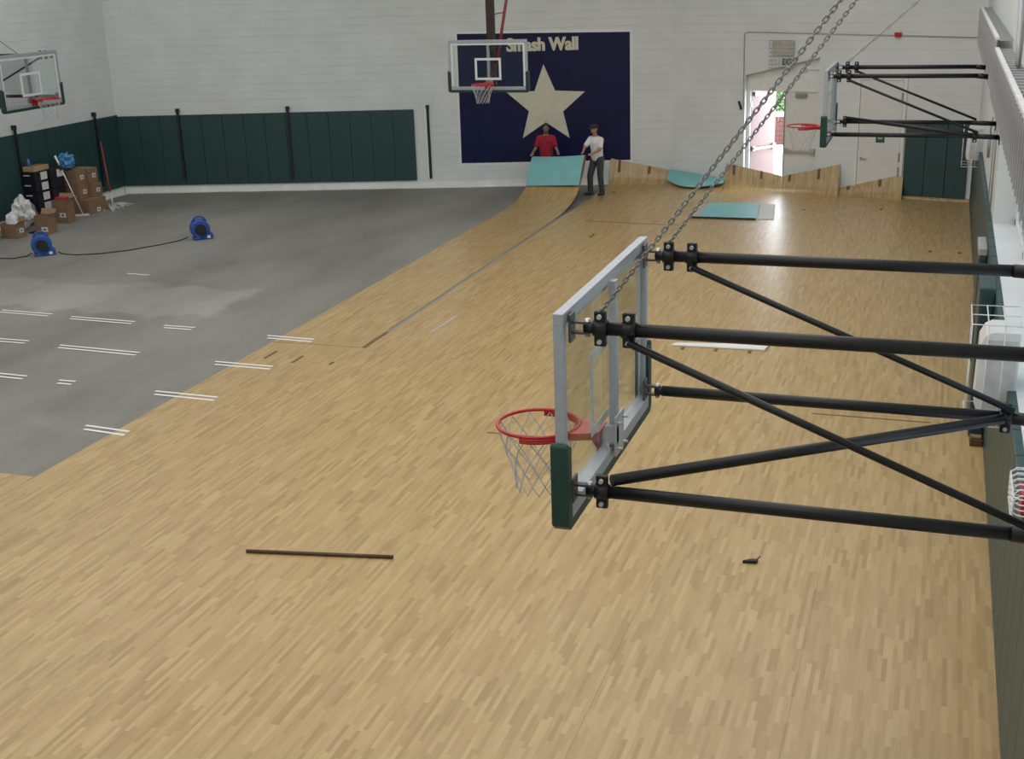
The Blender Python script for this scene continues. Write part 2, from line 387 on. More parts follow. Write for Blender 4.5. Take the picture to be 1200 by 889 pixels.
for i in range(43): place_pad(P, i == 0, Vector((.799, 30.58 - .6 * i, 0)), Vector((0, -1, 0)), 'grey-green wall pad on the right wall, %s from the far corner' % ORD[i], 'wall pads along the right wall')
P = pad_mesh('wall_pad', .49, .015, 1.83, -.06)
for i, lab in enumerate(('dark green wall pad beside the white single door, leftmost of three', 'dark green wall pad in the middle of the three right of the single door', 'dark green wall pad nearest the right corner, right of the single door')):
    place_pad(P, i == 0, onR(6.07 + .49 * (i + .5), 0, .001), dR, lab, 'wall pads right of the single door')

# dark vertical rails
def rail(P, z0, z1, n, d, lab, white=False, off=.055):
    o = thing('wall_rail', lab, 'rail', P + n * .001)
    m = MB(); q = P + n * off
    m.prism([q - d * .035 + Vector((0,0,z0)), q + d * .035 + Vector((0,0,z0)), q + d * .035 + n * .03 + Vector((0,0,z0)), q - d * .035 + n * .03 + Vector((0,0,z0))], (0, 0, z1 - z0 - .1))
    m.build('channel', 'navy_crate', o)
    m = MB(); q2 = P
    m.prism([q2 - d * .045 + Vector((0,0,z1-.1)), q2 + d * .045 + Vector((0,0,z1-.1)), q2 + d * .045 + n * (off + .04) + Vector((0,0,z1-.1)), q2 - d * .045 + n * (off + .04) + Vector((0,0,z1-.1))], (0, 0, .1))
    m.build('end_bracket', 'navy_crate', o)
    if white:
        m = MB(); m.prism([q - d * .085 + Vector((0,0,z0)), q - d * .036 + Vector((0,0,z0)), q - d * .036 + n * .02 + Vector((0,0,z0)), q - d * .085 + n * .02 + Vector((0,0,z0))], (0, 0, z1 - z0)); m.build('white_flange', 'white', o)
rail(onL(1.74, 0), .36, 2.25, nL, dL, 'dark vertical rail on the green pads near the far left corner')
rail(onL(4.75, 0), .31, 2.24, nL, dL, 'dark vertical rail in the middle of the far row of green pads')
rail(onL(8.51, 0), .24, 2.18, nL, dL, 'dark vertical rail alone on the white wall between pads and mural', True, .0)
rail(Vector((-21.2, 28.1, 0)), .36, 2.30, Vector((1, 0, 0)), Vector((0, 1, 0)), 'dark vertical rail on the left wall pads beside the red mop handle')
rail(Vector((-21.2, 25.0, 0)), .9, 2.34, Vector((1, 0, 0)), Vector((0, 1, 0)), 'dark vertical rail on the left wall pads above the red bin')

# ------------------------------------------------------------------ mural
mu = thing('wall_mural', 'navy blue painted wall mural with a large cream star and the words Smash Wall', 'mural', onL(11.6, .63, .001))
def panel(pts, o0, o1): return [onL(s_, z_, o0) for s_, z_ in pts], nL * (o1 - o0)
m = MB(); p, e = panel([(9.30, .57), (13.92, .57), (13.92, 3.97), (9.31, 4.03)], .001, .004); m.prism(p, e); m.build('white_border', 'white', mu)
m = MB(); p, e = panel([(9.36, .63), (13.86, .63), (13.85, 3.90), (9.38, 3.97)], .004, .009); m.prism(p, e); m.build('navy_field', 'navy', mu)
star = []
ce = Vector((11.66, 2.07))
out = [(11.61, 3.15), (12.68, 2.43), (12.26, 1.24), (11.02, 1.26), (10.62, 2.46)]
inn = [(11.90, 2.47), (12.10, 1.93), (11.64, 1.66), (11.20, 1.96), (11.36, 2.47)]
for a, b in zip(out, inn): star += [a, b]
m = MB(); p, e = panel(star, .009, .013); m.prism(p, e); m.build('star', 'cream', mu)
def text_mesh(name, body, size, mat, parent, origin, dirv, upv, nrm, thick=.003, bold=.0, sx=1.0, smear=()):
    cu = bpy.data.curves.new(name, 'FONT'); cu.body = body; cu.size = size; cu.extrude = thick; cu.offset = bold
    to = bpy.data.objects.new('tmp', cu); C.objects.link(to)
    dg = bpy.context.evaluated_depsgraph_get(); me = bpy.data.meshes.new_from_object(to.evaluated_get(dg))
    bpy.data.objects.remove(to)
    if smear:
        bt = bmesh.new()
        for q, (ox, oy) in enumerate(((0, 0),) + tuple(smear)):
            m2 = me.copy(); m2.transform(Matrix.Translation((ox, oy, .0004 * q))); bt.from_mesh(m2)
        bt.to_mesh(me); bt.free()
    mt = Matrix((( dirv.x*sx, upv.x, nrm.x, origin.x), (dirv.y*sx, upv.y, nrm.y, origin.y), (dirv.z*sx, upv.z, nrm.z, origin.z), (0,0,0,1)))
    me.transform(mt)
    if parent is not None: me.transform(Matrix.Translation(-root_loc(parent)))
    me.materials.clear(); me.materials.append(M[mat])
    for p_ in me.polygons: p_.material_index = 0
    o = bpy.data.objects.new(name, me); C.objects.link(o); o.parent = parent; return o
text_mesh('lettering', 'Smash Wall', .46, 'cream', mu, onL(10.66, 3.50, .0125), dL, Vector((0, 0, 1)), nL, .003, .012, .86, ((.013, 0), (-.013, 0)))

# ------------------------------------------------------------------ vinyl sheets
ZS = .006
def sheet(name, grid, thick, label, group='wood-look vinyl sheets', uoff=0.0, mats=('vinyl', 'teal', 'sheet_edge')):
    """grid[i][j] points (i across, j along); top carries the print, underside the teal backing"""
    bm = bmesh.new(); uvl = bm.loops.layers.uv.new('UVMap')
    nu, nv = len(grid), len(grid[0]); top = []; bot = []; arc = []
    for i in range(nu):
        a = [grid[i][0][1]]
        for j in range(1, nv): a.append(a[-1] + (Vector(grid[i][j]) - Vector(grid[i][j-1])).length)
        arc.append(a)
    for i in range(nu):
        tr = []; br = []
        for j in range(nv):
            p = Vector(grid[i][j])
            du = Vector(grid[min(i+1, nu-1)][j]) - Vector(grid[max(i-1, 0)][j]); dv = Vector(grid[i][min(j+1, nv-1)]) - Vector(grid[i][max(j-1, 0)])
            n = du.cross(dv).normalized()
            tr.append(bm.verts.new(p)); br.append(bm.verts.new(p - n * thick))
        top.append(tr); bot.append(br)
    def face(vs, mi, uvs=None):
        f = bm.faces.new(vs); f.material_index = mi; f.smooth = True
        if uvs:
            for l, u in zip(f.loops, uvs): l[uvl].uv = u
    for i in range(nu - 1):
        for j in range(nv - 1):
            face((top[i][j], top[i+1][j], top[i+1][j+1], top[i][j+1]), 0, [(grid[a][0][0] + uoff, arc[a][b]) for a, b in ((i, j), (i+1, j), (i+1, j+1), (i, j+1))])
            face((bot[i][j], bot[i][j+1], bot[i+1][j+1], bot[i+1][j]), 1)
    for i in range(nu - 1):
        face((top[i][0], bot[i][0], bot[i+1][0], top[i+1][0]), 2); face((top[i][-1], top[i+1][-1], bot[i+1][-1], bot[i][-1]), 2)
    for j in range(nv - 1):
        face((top[0][j], top[0][j+1], bot[0][j+1], bot[0][j]), 2); face((top[-1][j], bot[-1][j], bot[-1][j+1], top[-1][j+1]), 2)
    bm.normal_update()
    for e in bm.edges:
        if len(e.link_faces) == 2 and e.calc_face_angle(0) > .7: e.smooth = False
    me = bpy.data.meshes.new(name); bm.to_mesh(me); bm.free()
    for k in mats: me.materials.append(M[k])
    o = bpy.data.objects.new(name, me); C.objects.link(o); tag(o, label, 'vinyl sheet', group); return o
def flat(x0, x1, y0, y1, label):
    return sheet('vinyl_sheet', [[(x, y, ZS) for y in (y0, y1)] for x in (x0, x1)], ZS - .0005, label)
def yfar(x): return (B_.y + (x - B_.x) * dL.y / dL.x) if x < B_.x else (B_.y + (x - B_.x) * dR.y / dR.x)
def curl(x0, x1, y0, zl, zr, label, cuts=None):
    nu = 9; g = []
    for i in range(nu):
        t = i / (nu - 1); x = x0 + (x1 - x0) * t; zt = zl + (zr - zl) * t; yw = yfar(x) - .035
        R = min(.42, zt * .75); row = [(x, y0, ZS), (x, (y0 + yw) / 2, ZS)]
        yc = yw - R - .10
        row.append((x, yc - .3, ZS))
        for k in range(9):
            a = PI / 2 * k / 8 * .86
            row.append((x, yc + R * math.sin(a), ZS + R * (1 - math.cos(a))))
        l = row[-1]; row.append((x, (l[1] + yw) / 2, (l[2] + zt) / 2)); row.append((x, yw, max(zt, l[2] + .03)))
        g.append(row)
    return sheet('vinyl_sheet', g, .005, label), g
def on_sheet(parent, pts, name='tape_mark', mat='tape_brown', t=.004):
    m = MB(); a, b, c, d = [Vector(p) for p in pts]; n = (b - a).cross(d - a).normalized()
    if n.z < 0 or (abs(n.z) < .2 and n.y > 0): n = -n
    m.prism([p + n * .001 for p in (a, b, c, d)], n * t); return m.build(name, mat, parent)
G = .0008
# main run: sheets parallel to the right wall
flat(-11.45, -9.885, 2.0, 11.12, 'wood-look vinyl sheet at the lower left edge, short of the grey floor')
s1n = flat(-9.88, -8.25 - G, 2.0, 16.86, 'wood-look vinyl sheet bordering the bare grey floor, near piece up to a cross seam')
# raised sheet with its end folded over and held by two men
profR = [(26.6, ZS), (27.4, .012), (28.1, .05), (28.7, .13), (29.15, .26), (29.5, .45), (29.75, .67), (29.92, .88), (29.99, 1.0), (30.02, 1.06), (30.00, 1.10), (29.93, 1.105), (29.84, 1.05), (29.70, .88), (29.52, .66), (29.36, .46)]
profL = [(27.6, ZS), (28.4, .012), (29.0, .045), (29.5, .12), (29.9, .23), (30.2, .38), (30.42, .56), (30.58, .74), (30.66, .84), (30.69, .90), (30.67, .94), (30.60, .945), (30.52, .90), (30.38, .73), (30.18, .50), (30.00, .30)]
g = []
for i in range(9):
    t = i / 8; x = -9.88 + 1.55 * t
    row = [(x, 16.875, ZS), (x, 20.0, ZS), (x, 24.0, ZS)]
    for k in range(len(profR)):
        y = profL[k][0] + (profR[k][0] - profL[k][0]) * t; z = profL[k][1] + (profR[k][1] - profL[k][1]) * t
        sag = -.02 * math.sin(PI * t) if 8 < k < 13 else 0
        row.append((x + .03 * min(1, k / 6.0) * t, y, z + sag))
    g.append(row)
s1 = sheet('vinyl_sheet', g, .006, 'wood-look vinyl sheet with its end lifted and folded over, held by two men')
s1f = MB(); s1f.box((-8.33, 16.875, .0005), (-8.255, 17.76, ZS)); sf = s1f.build('filler_strip', 'seam', s1)
# remaining sheets, each curling up the far wall
xs = [-8.25, -6.72, -5.20, -3.75, -2.30, -.80, .722]
curl_h = [(.68, .33), None, (.60, .36), (.34, .72), (.14, .56), (.06, .06)]
names = ['wood-look vinyl sheet curling up the wall under the right edge of the mural', 'wood-look vinyl sheet whose teal underside shows folded back at the far wall',
 'wood-look vinyl sheet curling up the wall below the open door', 'wood-look vinyl sheet curling up high on the right in front of the closed door leaf',
 'wood-look vinyl sheet curling up below the white single door', 'wood-look vinyl sheet along the right wall pads, lying flat to the far corner']
SH = []
cut = [27.15, 13.70, 18.2, 24.0, 15.3, 15.30]
for i in range(6):
    x0, x1 = xs[i] + G, xs[i+1] - G
    near = flat(x0, x1, 2.0, cut[i] - G, 'near length of the wood-look vinyl sheet ' + ['right of the dark loose bar', 'under the near hoop rim', 'under the near backboard', 'left of the small black scrap', 'right of the small black scrap', 'beside the near right wall pads'][i])
    if i == 1:
        nu = 9; g = []
        for a in range(nu):
            t = a / (nu - 1); x = x0 + (x1 - x0) * t; yw = yfar(x) - .06; zc = .36 - .16 * t
            row = [(x, cut[i], ZS), (x, 24, ZS), (x, yw - 1.3, ZS)]
            for k in range(1, 9):
                q = PI * .5 * k / 8; row.append((x, yw - .95 + .9 * math.sin(q), ZS + (zc - .03) * (1 - math.cos(q))))
            fl = .25 + .55 * math.sin(PI * (t * .8 + .15))
            row += [(x, yw - .02, zc), (x, yw - .06, zc + .012)]
            for k in range(1, 6):
                row.append((x, yw - .06 - fl * k / 5 * .9, zc + .012 - (zc - .05) * (k / 5) ** 1.15 * min(1, fl * 1.3)))
            g.append(row)
        o = sheet('vinyl_sheet', g, .005, names[i])
    else:
        o, g = curl(x0, x1, cut[i], *curl_h[i], names[i])
        if curl_h[i][0] > .08:
            for u in (1, 5):
                if u < len(g) - 1:
                    p0, p1 = Vector(g[u][-3]), Vector(g[u][-1]); q = Vector(g[u+1][-1]); ax = (q - p1).normalized() * .075
                    on_sheet(o, [p0, p0 + ax, p1 + ax, p1])
    SH.append(o)
def fmark(parent, x, y, l=.32, w_=.05):
    m = MB(); m.box((x - w_/2, y, ZS + .0005), (x + w_/2, y + l, ZS + .002)); m.build('tape_mark', 'tape_brown', parent)
fmark(s1n, -9.55, 16.0, .4); fmark(s1n, -9.02, 15.9, .36); fmark(s1n, -8.42, 15.95, .14)
fmark(SH[0], -7.85, 30.9, .25); fmark(SH[0], -6.99, 25.5, .4); fmark(SH[2], -3.9, 28.0, .2)
fmark(SH[5], -.05, 25.3, .14, .07); fmark(SH[5], .5, 25.25, .14, .07); fmark(SH[4], -1.2, 29.6, .18); fmark(SH[3], -2.9, 29.3, .18)
for x, y in ((-2.05, 18.0), ): pass

# loose teal-backed piece lying on the floor near the doors
tp = thing('vinyl_offcut', 'teal backed vinyl offcut lying face down on the floor before the open door', 'vinyl offcut', (-4.4, 28.9, 0))
m = MB(); m.prism([(-5.28, 28.0, .008), (-4.8, 28.02, .008), (-4.85, 29.72, .008), (-5.42, 29.7, .008)], (0, 0, .012)); m.build('brown_flap', 'paper_grey', tp)
m = MB(); m.prism([(-5.06, 28.0, .021), (-3.80, 27.98, .021), (-3.98, 29.84, .021), (-5.18, 29.72, .021)], (0, 0, .028)); m.build('teal_backing', 'teal', tp)
m = MB(); m.box((-5.30, 27.95, .008), (-3.82, 27.978, .05)); m.build('dark_edge', 'rubber', tp)
m = MB(); m.prism([(-3.78, 28.05, .008), (-3.42, 28.07, .008), (-3.62, 29.93, .008), (-3.95, 29.9, .008)], (0, 0, .012)); tag(centre(m.build('paper_sheet', 'label')), 'pale grey sheet lying right of the teal offcut on the floor', 'paper sheet')

# ------------------------------------------------------------------ lamp reflections in window glass, built as white floor strips
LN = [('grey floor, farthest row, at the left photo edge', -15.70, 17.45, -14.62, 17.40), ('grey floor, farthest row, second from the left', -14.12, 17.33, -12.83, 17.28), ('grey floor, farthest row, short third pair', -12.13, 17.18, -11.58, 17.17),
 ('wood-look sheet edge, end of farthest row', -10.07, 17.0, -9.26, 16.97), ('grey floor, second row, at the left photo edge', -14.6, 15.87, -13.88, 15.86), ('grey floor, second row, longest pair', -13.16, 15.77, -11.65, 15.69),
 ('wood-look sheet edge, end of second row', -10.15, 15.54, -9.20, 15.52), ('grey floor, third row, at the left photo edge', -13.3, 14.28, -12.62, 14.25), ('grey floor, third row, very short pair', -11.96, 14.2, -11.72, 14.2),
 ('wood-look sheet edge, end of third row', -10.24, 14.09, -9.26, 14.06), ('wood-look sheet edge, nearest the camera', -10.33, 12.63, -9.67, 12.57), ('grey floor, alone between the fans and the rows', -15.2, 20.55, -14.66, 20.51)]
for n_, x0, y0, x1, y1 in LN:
    t = thing('reflection_pair', 'lamp reflection as white strips on the ' + n_, 'floor strips', ((x0 + x1) / 2, (y0 + y1) / 2, 0), 'reflection strip pairs on the floor')
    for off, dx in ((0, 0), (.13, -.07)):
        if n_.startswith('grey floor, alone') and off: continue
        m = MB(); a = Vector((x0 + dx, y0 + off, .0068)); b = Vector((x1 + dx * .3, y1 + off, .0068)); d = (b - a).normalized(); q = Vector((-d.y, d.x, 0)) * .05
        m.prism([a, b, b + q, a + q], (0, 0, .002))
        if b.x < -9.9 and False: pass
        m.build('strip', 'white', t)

# ------------------------------------------------------------------ loose floor things
m = MB(); d = Vector((1.505, .26, 0)).normalized()
m.tube([(-6.367, 9.96, .026), (-4.862, 10.22, .026)], .019, 8); tag(centre(m.build('trim_bar', 'bar')), 'long dark brown bar lying loose on the wood-look floor', 'bar')
sc_ = thing('scrap_tool', 'small black scrap with a pointed tip on the near floor', 'scrap', (-1.46, 11.03, ZS))
m = MB(); m.prism([(-1.53, 11.0, .008), (-1.40, 11.02, .008), (-1.39, 11.07, .008), (-1.46, 11.06, .008)], (0, 0, .03)); m.build('blade', 'dark', sc_)
m = MB(); m.tube([(-1.41, 11.05, .03), (-1.375, 11.09, .055)], .006, 6); m.build('tip', 'bar', sc_)
ws = thing('light_strip', 'long pale board strip lying on the floor behind the near hoop arms', 'board strip', (-2.95, 18.25, ZS))
m = MB(); m.prism([(-3.66, 17.98, .012), (-2.27, 18.02, .012), (-2.23, 18.30, .012), (-3.62, 18.10, .012)], (0, 0, .02)); m.build('board', 'white', ws)
for k in range(3):
    m = MB(); xx = -3.5 + .5 * k; m.box((xx, 17.84 + .01 * k, ZS + .001), (xx + .05, 17.96 + .01 * k, ZS + .006)); m.build('clip', 'tape_brown', ws)
m = MB(); m.prism([(-7.60, 17.84, .0075), (-7.55, 17.84, .0075), (-7.50, 18.9, .0075), (-7.55, 18.9, .0075)], (0, 0, .003)); tag(centre(m.build('tape_strip', 'paper_grey')), 'thin pale grey tape strip on the wood-look floor right of the open seam', 'tape strip')
for x0, y0, x1, y1, lb in ((-1.32, 15.42, .12, 15.42, 'thin brown trim line across the floor under the near hoop arms'), (-5.15, 13.78, -4.1, 13.79, 'thin brown trim line across the floor under the near rim'), (-7.6, 27.26, -5.3, 27.08, 'thin brown trim line across the far floor behind the near backboard')):
    m = MB(); m.prism([(x0, y0, .0075), (x1, y1, .0075), (x1, y1 + .03, .0075), (x0, y0 + .03, .0075)], (0, 0, .002)); tag(centre(m.build('trim_line', 'seam')), lb, 'trim')
m = MB(); m.box((.57, 14.72, ZS + .001), (.71, 14.95, .09), bev=.01); wb = thing('wood_block', 'small wooden block on the floor against the right wall pads', 'block', (.61, 14.9, ZS)); m.build('block', 'bar', wb)
m = MB(); m.box((.58, 14.75, .091), (.70, 14.84, .12), bev=.01); m.build('cap', 'card', wb)

# ------------------------------------------------------------------ basketball hoops
TOP = 3.965; BOT = 2.895; RIMZ = 3.05
def arcpts(c, r, a0, a1, n, ax=(1, 0, 0), ay=(0, 1, 0)):
    ax = Vector(ax); ay = Vector(ay); c = Vector(c)
    return [c + ax * (r * math.cos(a0 + (a1 - a0) * k / n)) + ay * (r * math.sin(a0 + (a1 - a0) * k / n)) for k in range(n + 1)]
def backboard(root, T, detail=True):
    """board in its own frame: X out of the face, Y along the width, Z up; T maps it to the root's frame"""
    def bl(mb, name, mat, par=None):
        bmesh.ops.transform(mb.bm, matrix=T, verts=mb.bm.verts[:]); o = mb.build(name, mat, par or root, world=False); return o
    hw = .915; th = .05
    m = MB(); m.box((-.030, -hw + .04, BOT + .05), (-.018, hw - .04, TOP - .05)); bl(m, 'glass_pane', 'glass')
    for nm, b in (('top_rail', ((-th, -hw, TOP - .06), (0, hw, TOP))), ('bottom_rail', ((-th - .02, -hw + .05, BOT), (0, hw - .05, BOT + .07))), ('side_rail', ((-th, -hw, BOT), (0, -hw + .05, TOP - .06))), ('side_rail', ((-th, hw - .05, BOT), (0, hw, TOP - .06)))):
        m = MB(); m.box(*b, bev=.003); bl(m, nm, 'alu')
    m = MB()
    for b in (((-.0175, -.305, 3.11), (-.0145, -.254, 3.58)), ((-.0175, .254, 3.11), (-.0145, .305, 3.58)), ((-.0175, -.254, 3.53), (-.0145, .254, 3.58)), ((-.0175, -.254, 3.11), (-.0145, .254, 3.16))): m.box(*b)
    bl(m, 'target_square', 'target')
    m = MB()
    for y0, y1 in ((-hw + .05, -hw + .10), (hw - .10, hw - .05)): m.box((-.0175, y0, BOT + .08), (-.0145, y1, TOP - .07))
    m.box((-.0175, -hw + .1, TOP - .11), (-.0145, hw - .1, TOP - .065)); bl(m, 'border_print', 'target')
    m = MB(); m.box((-.085, -.03, BOT + .06), (-.045, .03, TOP - .05), bev=.003); bl(m, 'centre_post', 'alu')
    # green edge pad: bottom bar with two upturned ends
    m = MB(); x0, x1 = -th - .022, .022
    prof = [(-hw - .03, BOT + .40), (-hw - .03, BOT - .02), (-hw + .01, BOT - .055), (hw - .01, BOT - .055), (hw + .03, BOT - .02), (hw + .03, BOT + .40), (hw + .012, BOT + .42), (hw - .008, BOT + .40), (hw - .008, BOT + .03), (hw - .02, BOT + .004), (-hw + .02, BOT + .004), (-hw + .008, BOT + .03), (-hw + .008, BOT + .40), (-hw - .012, BOT + .42)]
    m.prism([(x0, y, z) for y, z in prof], (x1 - x0, 0, 0))
    for sy in (-1, 1):
        for xa, xb in ((.0, .022), (-th - .022, -th)):
            ya, yb = sorted((sy * (hw - .045), sy * (hw + .005))); m.box((xa, ya, BOT - .02), (xb, yb, BOT + .39))
    o = bl(m, 'edge_pad', 'pad_green')
    bv = o.modifiers.new('bevel', 'BEVEL'); bv.width = .012; bv.segments = 3; bv.limit_method = 'ANGLE'
    # rim, its bracket and the net
    cx_ = .381
    m = MB(); m.tube(arcpts((cx_, 0, RIMZ), .2365, 0, 2*PI*31/32, 31), .0108, 8, closed=True); rim = bl(m, 'rim', 'red')
    m = MB()
    for dz in (-.016, -.030): m.tube(arcpts((cx_, 0, RIMZ + dz), .238, PI*.45, PI*1.55, 18), .011, 8)
    m.prism([(0, -.08, RIMZ + .005), (0, .08, RIMZ + .005), (.16, .13, RIMZ + .002), (.16, -.13, RIMZ + .002)], (0, 0, -.012))
    m.prism([(0, -.06, RIMZ), (.16, -.13, RIMZ), (.16, -.13, RIMZ - .04), (.05, -.06, RIMZ - .05), (0, -.06, RIMZ - .13)], (0, .012, 0))
    m.prism([(0, .06, RIMZ), (.16, .13, RIMZ), (.16, .13, RIMZ - .04), (.05, .06, RIMZ - .05), (0, .06, RIMZ - .13)], (0, -.012, 0))
    m.box((0, -.09, RIMZ - .14), (.014, .09, RIMZ + .012)); bl(m, 'rim_bracket', 'red')
    rings = [(.232, -.012), (.215, -.10), (.185, -.18), (.158, -.26), (.142, -.34), (.135, -.40)]
    m = MB(); NS = 12
    for k in range(NS):
        for sgn in (1, -1):
            pts = []
            for q, (r, z) in enumerate(rings):
                a = 2*PI/NS * (k + sgn * .5 * q) ; rr = r * random.uniform(.97, 1.03)
                pts.append((cx_ + rr * math.cos(a), rr * math.sin(a), RIMZ + z))
            m.tube(pts, .0036, 5, cap=False)
    bl(m, 'net', 'net')
    # rear goal plate
    m = MB(); m.box((-.10, -.09, BOT + .03), (-.088, .09, BOT + .26)); m.box((-.10, .03, BOT + .10), (-.03, .075, BOT + .2)); gp = bl(m, 'goal_plate', 'grey_metal')
    m = MB()
    for y in (-.06, .06):
        for z in (BOT + .07, BOT + .22): m.tube([(-.13, y, z), (-.08, y, z)], .008, 8)
    bl(m, 'goal_bolt', 'bolt', gp)
    return root
def clamp(par, c, name='pipe_clamp'):
    m = MB(); x, y, z = c
    m.tube([(x - .035, y, z), (x + .035, y, z)], .040, 14)
    m.box((x - .030, y - .018, z - .088), (x + .030, y + .018, z + .088), bev=.010)
    o = m.build(name, 'black_steel', par, world=False)
    for dz in (.062, -.062):
        b = MB(); b.tube([(x, y - .032, z + dz), (x, y + .032, z + dz)], .012, 8); b.build('bolt', 'bolt', o, world=False)
def side_hoop(name, label, bx, yc, wallx, mirror_y=False, sgn=1, group='side hoops', top_short=0.0):
    """bx: x of the board's face; arms run from the board to the wall at wallx. sgn=1: the right wall"""
    root = thing(name, label, 'basketball hoop', (wallx, yc, 0), group)
    L = abs(wallx - bx)
    # local frame: x to the right; board face at x=-L (facing -x) for the right wall, mirrored for the left
    T = Matrix.Translation((-L * sgn, 0, 0)) @ Matrix.Rotation(PI if sgn > 0 else 0, 4, 'Z')
    backboard(root, T)
    fl = -1 if mirror_y else 1
    def P(xr, y, z): return (sgn * (xr - L), y * fl, z)       # xr measured from the board's face towards the wall
    yn, yf = -.80, .80
    zt, zb = TOP - .09, BOT + .13
    L0 = L
    for y in (yn, yf):
        for z in (zt, zb):
            E = L0 - (top_short if z == zt else 0)
            m = MB(); m.tube([P(.125, y, z), P(.20, y, z)], .029, 12); m.tube([P(.17, y, z), P(2.2, y, z - .005)], .033, 14); m.tube([P(2.12, y, z - .005), P(E - .012, y, z - .02)], .037, 14); m.build('arm_pipe', 'black_steel', root, world=False)
            m = MB(); xa, xb = sorted((P(.055, 0, 0)[0], P(.068, 0, 0)[0])); yq = y * fl; m.box((xa, yq - .045, z - .07), (xb, yq + .045, z + .07), bev=.005)
            for dz in (.026, -.026):
                xa, xb = sorted((P(.06, 0, 0)[0], P(.155, 0, 0)[0])); m.box((xa, yq - .018, z + dz - .006), (xb, yq + .018, z + dz + .006))
            h = m.build('hinge_plate', 'hinge_steel', root, world=False)
            m = MB(); xx = P(.14, 0, 0)[0]; m.tube([(xx, yq, z - .045), (xx, yq, z + .045)], .014, 8); m.build('hinge_pin', 'bolt', h, world=False)
            m = MB(); xa, xb = sorted((P(E - .012, 0, 0)[0], P(E - .0005, 0, 0)[0])); m.box((xa, yq - .1, z - .12), (xb, yq + .1, z + .08)); m.build('wall_plate', 'black_steel', root, world=False)
        clamp(root, P(.205, y, zt)); clamp(root, P(.345, y, zt - .001))
        if y < 0: clamp(root, P(.205, y, zb))
        else: clamp(root, P(L - .34, y, zb - .008))
        m = MB(); m.tube([P(.345, y - .03 * fl, zt - .055), P(L - .30, y - .03 * fl, zb + .045)], .019, 10); m.build('diagonal_brace', 'black_steel', root, world=False)
    m = MB(); m.tube([P(.25, yn + .02, zb + .055), P(L - .36, yf - .05, zb + .0)], .030, 12); m.build('cross_brace', 'black_steel', root, world=False)
    return root
near = side_hoop('basketball_hoop', 'large near glass-backboard hoop on black pipe arms seen from behind', -1.693, 6.404, .80)
far = side_hoop('basketball_hoop', 'farther side hoop on black pipe arms, edge-on before the exit door', -1.693, 20.22, .80, mirror_y=True, top_short=.214)
left = side_hoop('basketball_hoop', 'side hoop at the upper left edge of the photo, folding from the left wall', -18.8, 23.0, -21.2, sgn=-1)
left.scale = (1, 1.06, 1.06); left.location.z = -.06

# end hoop hung from the ceiling before the mural
endh = thing('ceiling_hoop', 'rectangular glass hoop hanging on a dark pole from the ceiling before the star mural', 'basketball hoop', (-9.53, 26.5, 0), 'end hoops')
backboard(endh, Matrix.Translation((0, 0, .115)) @ Matrix.Rotation(-PI / 2, 4, 'Z'))
m = MB(); m.box((-9.61, 26.72, 3.10), (-9.45, 26.86, ZT - .001)); m.build('drop_pole', 'rust', endh)
m = MB(); m.box((-9.60, 26.56, 3.3), (-9.46, 26.74, 3.42)); m.box((-9.60, 26.56, 3.85), (-9.46, 26.74, 3.95)); m.build('pole_bracket', 'rust', endh)
m = MB(); m.tube([(-9.42, 26.80, 3.55), (-9.40, 27.6, 5.0), (-9.37, 29.7, ZT - .002)], .035, 10); m.build('red_brace', 'red_pole', endh)
m = MB(); m.tube([(-9.46, 26.82, 4.6), (-9.40, 27.3, 4.62)], .010, 6); m.build('tie_rod', 'black_steel', endh)

# ------------------------------------------------------------------ chains
lm = MB()
pts = arcpts((0, .0085, 0), .0080, 0, PI, 5) + arcpts((0, -.0085, 0), .0080, PI, 2*PI, 5)
lm.tube(pts, .0034, 6, closed=True); link_o = lm.build('chain_link', 'galv'); link_me = link_o.data; bpy.data.objects.remove(link_o)
def chain(label, a, b, pitch=.0262, sag=.03):
    a, b = Vector(a), Vector(b); root = thing('hoist_chain', label, 'chain', a, 'hoop hoist chains')
    L = (b - a).length; n = int(L / pitch); d = (b - a).normalized()
    side = d.cross(Vector((0, 1, 0))).normalized()
    for k in range(n + 1):
        t = k / n; p = a + (b - a) * t - Vector((0, 0, sag * 4 * t * (1 - t)))
        dd = ((b - a) - Vector((0, 0, sag * 4 * (1 - 2 * t)))).normalized()
        e1 = dd.cross(Vector((-.17, .97, -.18))).normalized(); e2 = dd.cross(e1).normalized()
        tw = (PI / 2 if k % 2 else 0) + .45 * math.sin(k * .07 - 1.2)
        e = e1 * math.cos(tw) + e2 * math.sin(tw); nn = e.cross(dd)
        o = bpy.data.objects.new('chain_link', link_me); C.objects.link(o); o.parent = root
        sc = 1.08
        o.matrix_local = Matrix(((e.x*sc, dd.x*sc, nn.x*sc, p.x - a.x), (e.y*sc, dd.y*sc, nn.y*sc, p.y - a.y), (e.z*sc, dd.z*sc, nn.z*sc, p.z - a.z), (0, 0, 0, 1)))
    return root
chain('nearer galvanised chain rising from the near arm clamp of the large hoop', (-1.487, 5.604, 3.955), (.79, 5.604, 7.08))
chain('second galvanised chain rising from the far arm clamp of the large hoop', (-1.487, 7.204, 3.955), (.79, 7.204, 7.10))
def far_chain(label, a, b):
    root = thing('hoist_chain', label, 'chain', a, 'hoop hoist chains'); a, b = Vector(a), Vector(b); n = int((b - a).length / .12)
    m = MB()
    for k in range(n):
        p = a + (b - a) * ((k + .5) / n); d = (b - a).normalized(); e1 = Vector((0, 1, 0)); e2 = d.cross(e1)
        e = e1 if k % 2 else e2; m.tube([p - d * .062 + e * .002, p - d * .03 + e * .012, p + d * .03 + e * .012, p + d * .062 - e * .002, p + d * .03 - e * .014, p - d * .03 - e * .014], .006, 5, closed=True)
    stuff(m.build('links', 'galv', root))
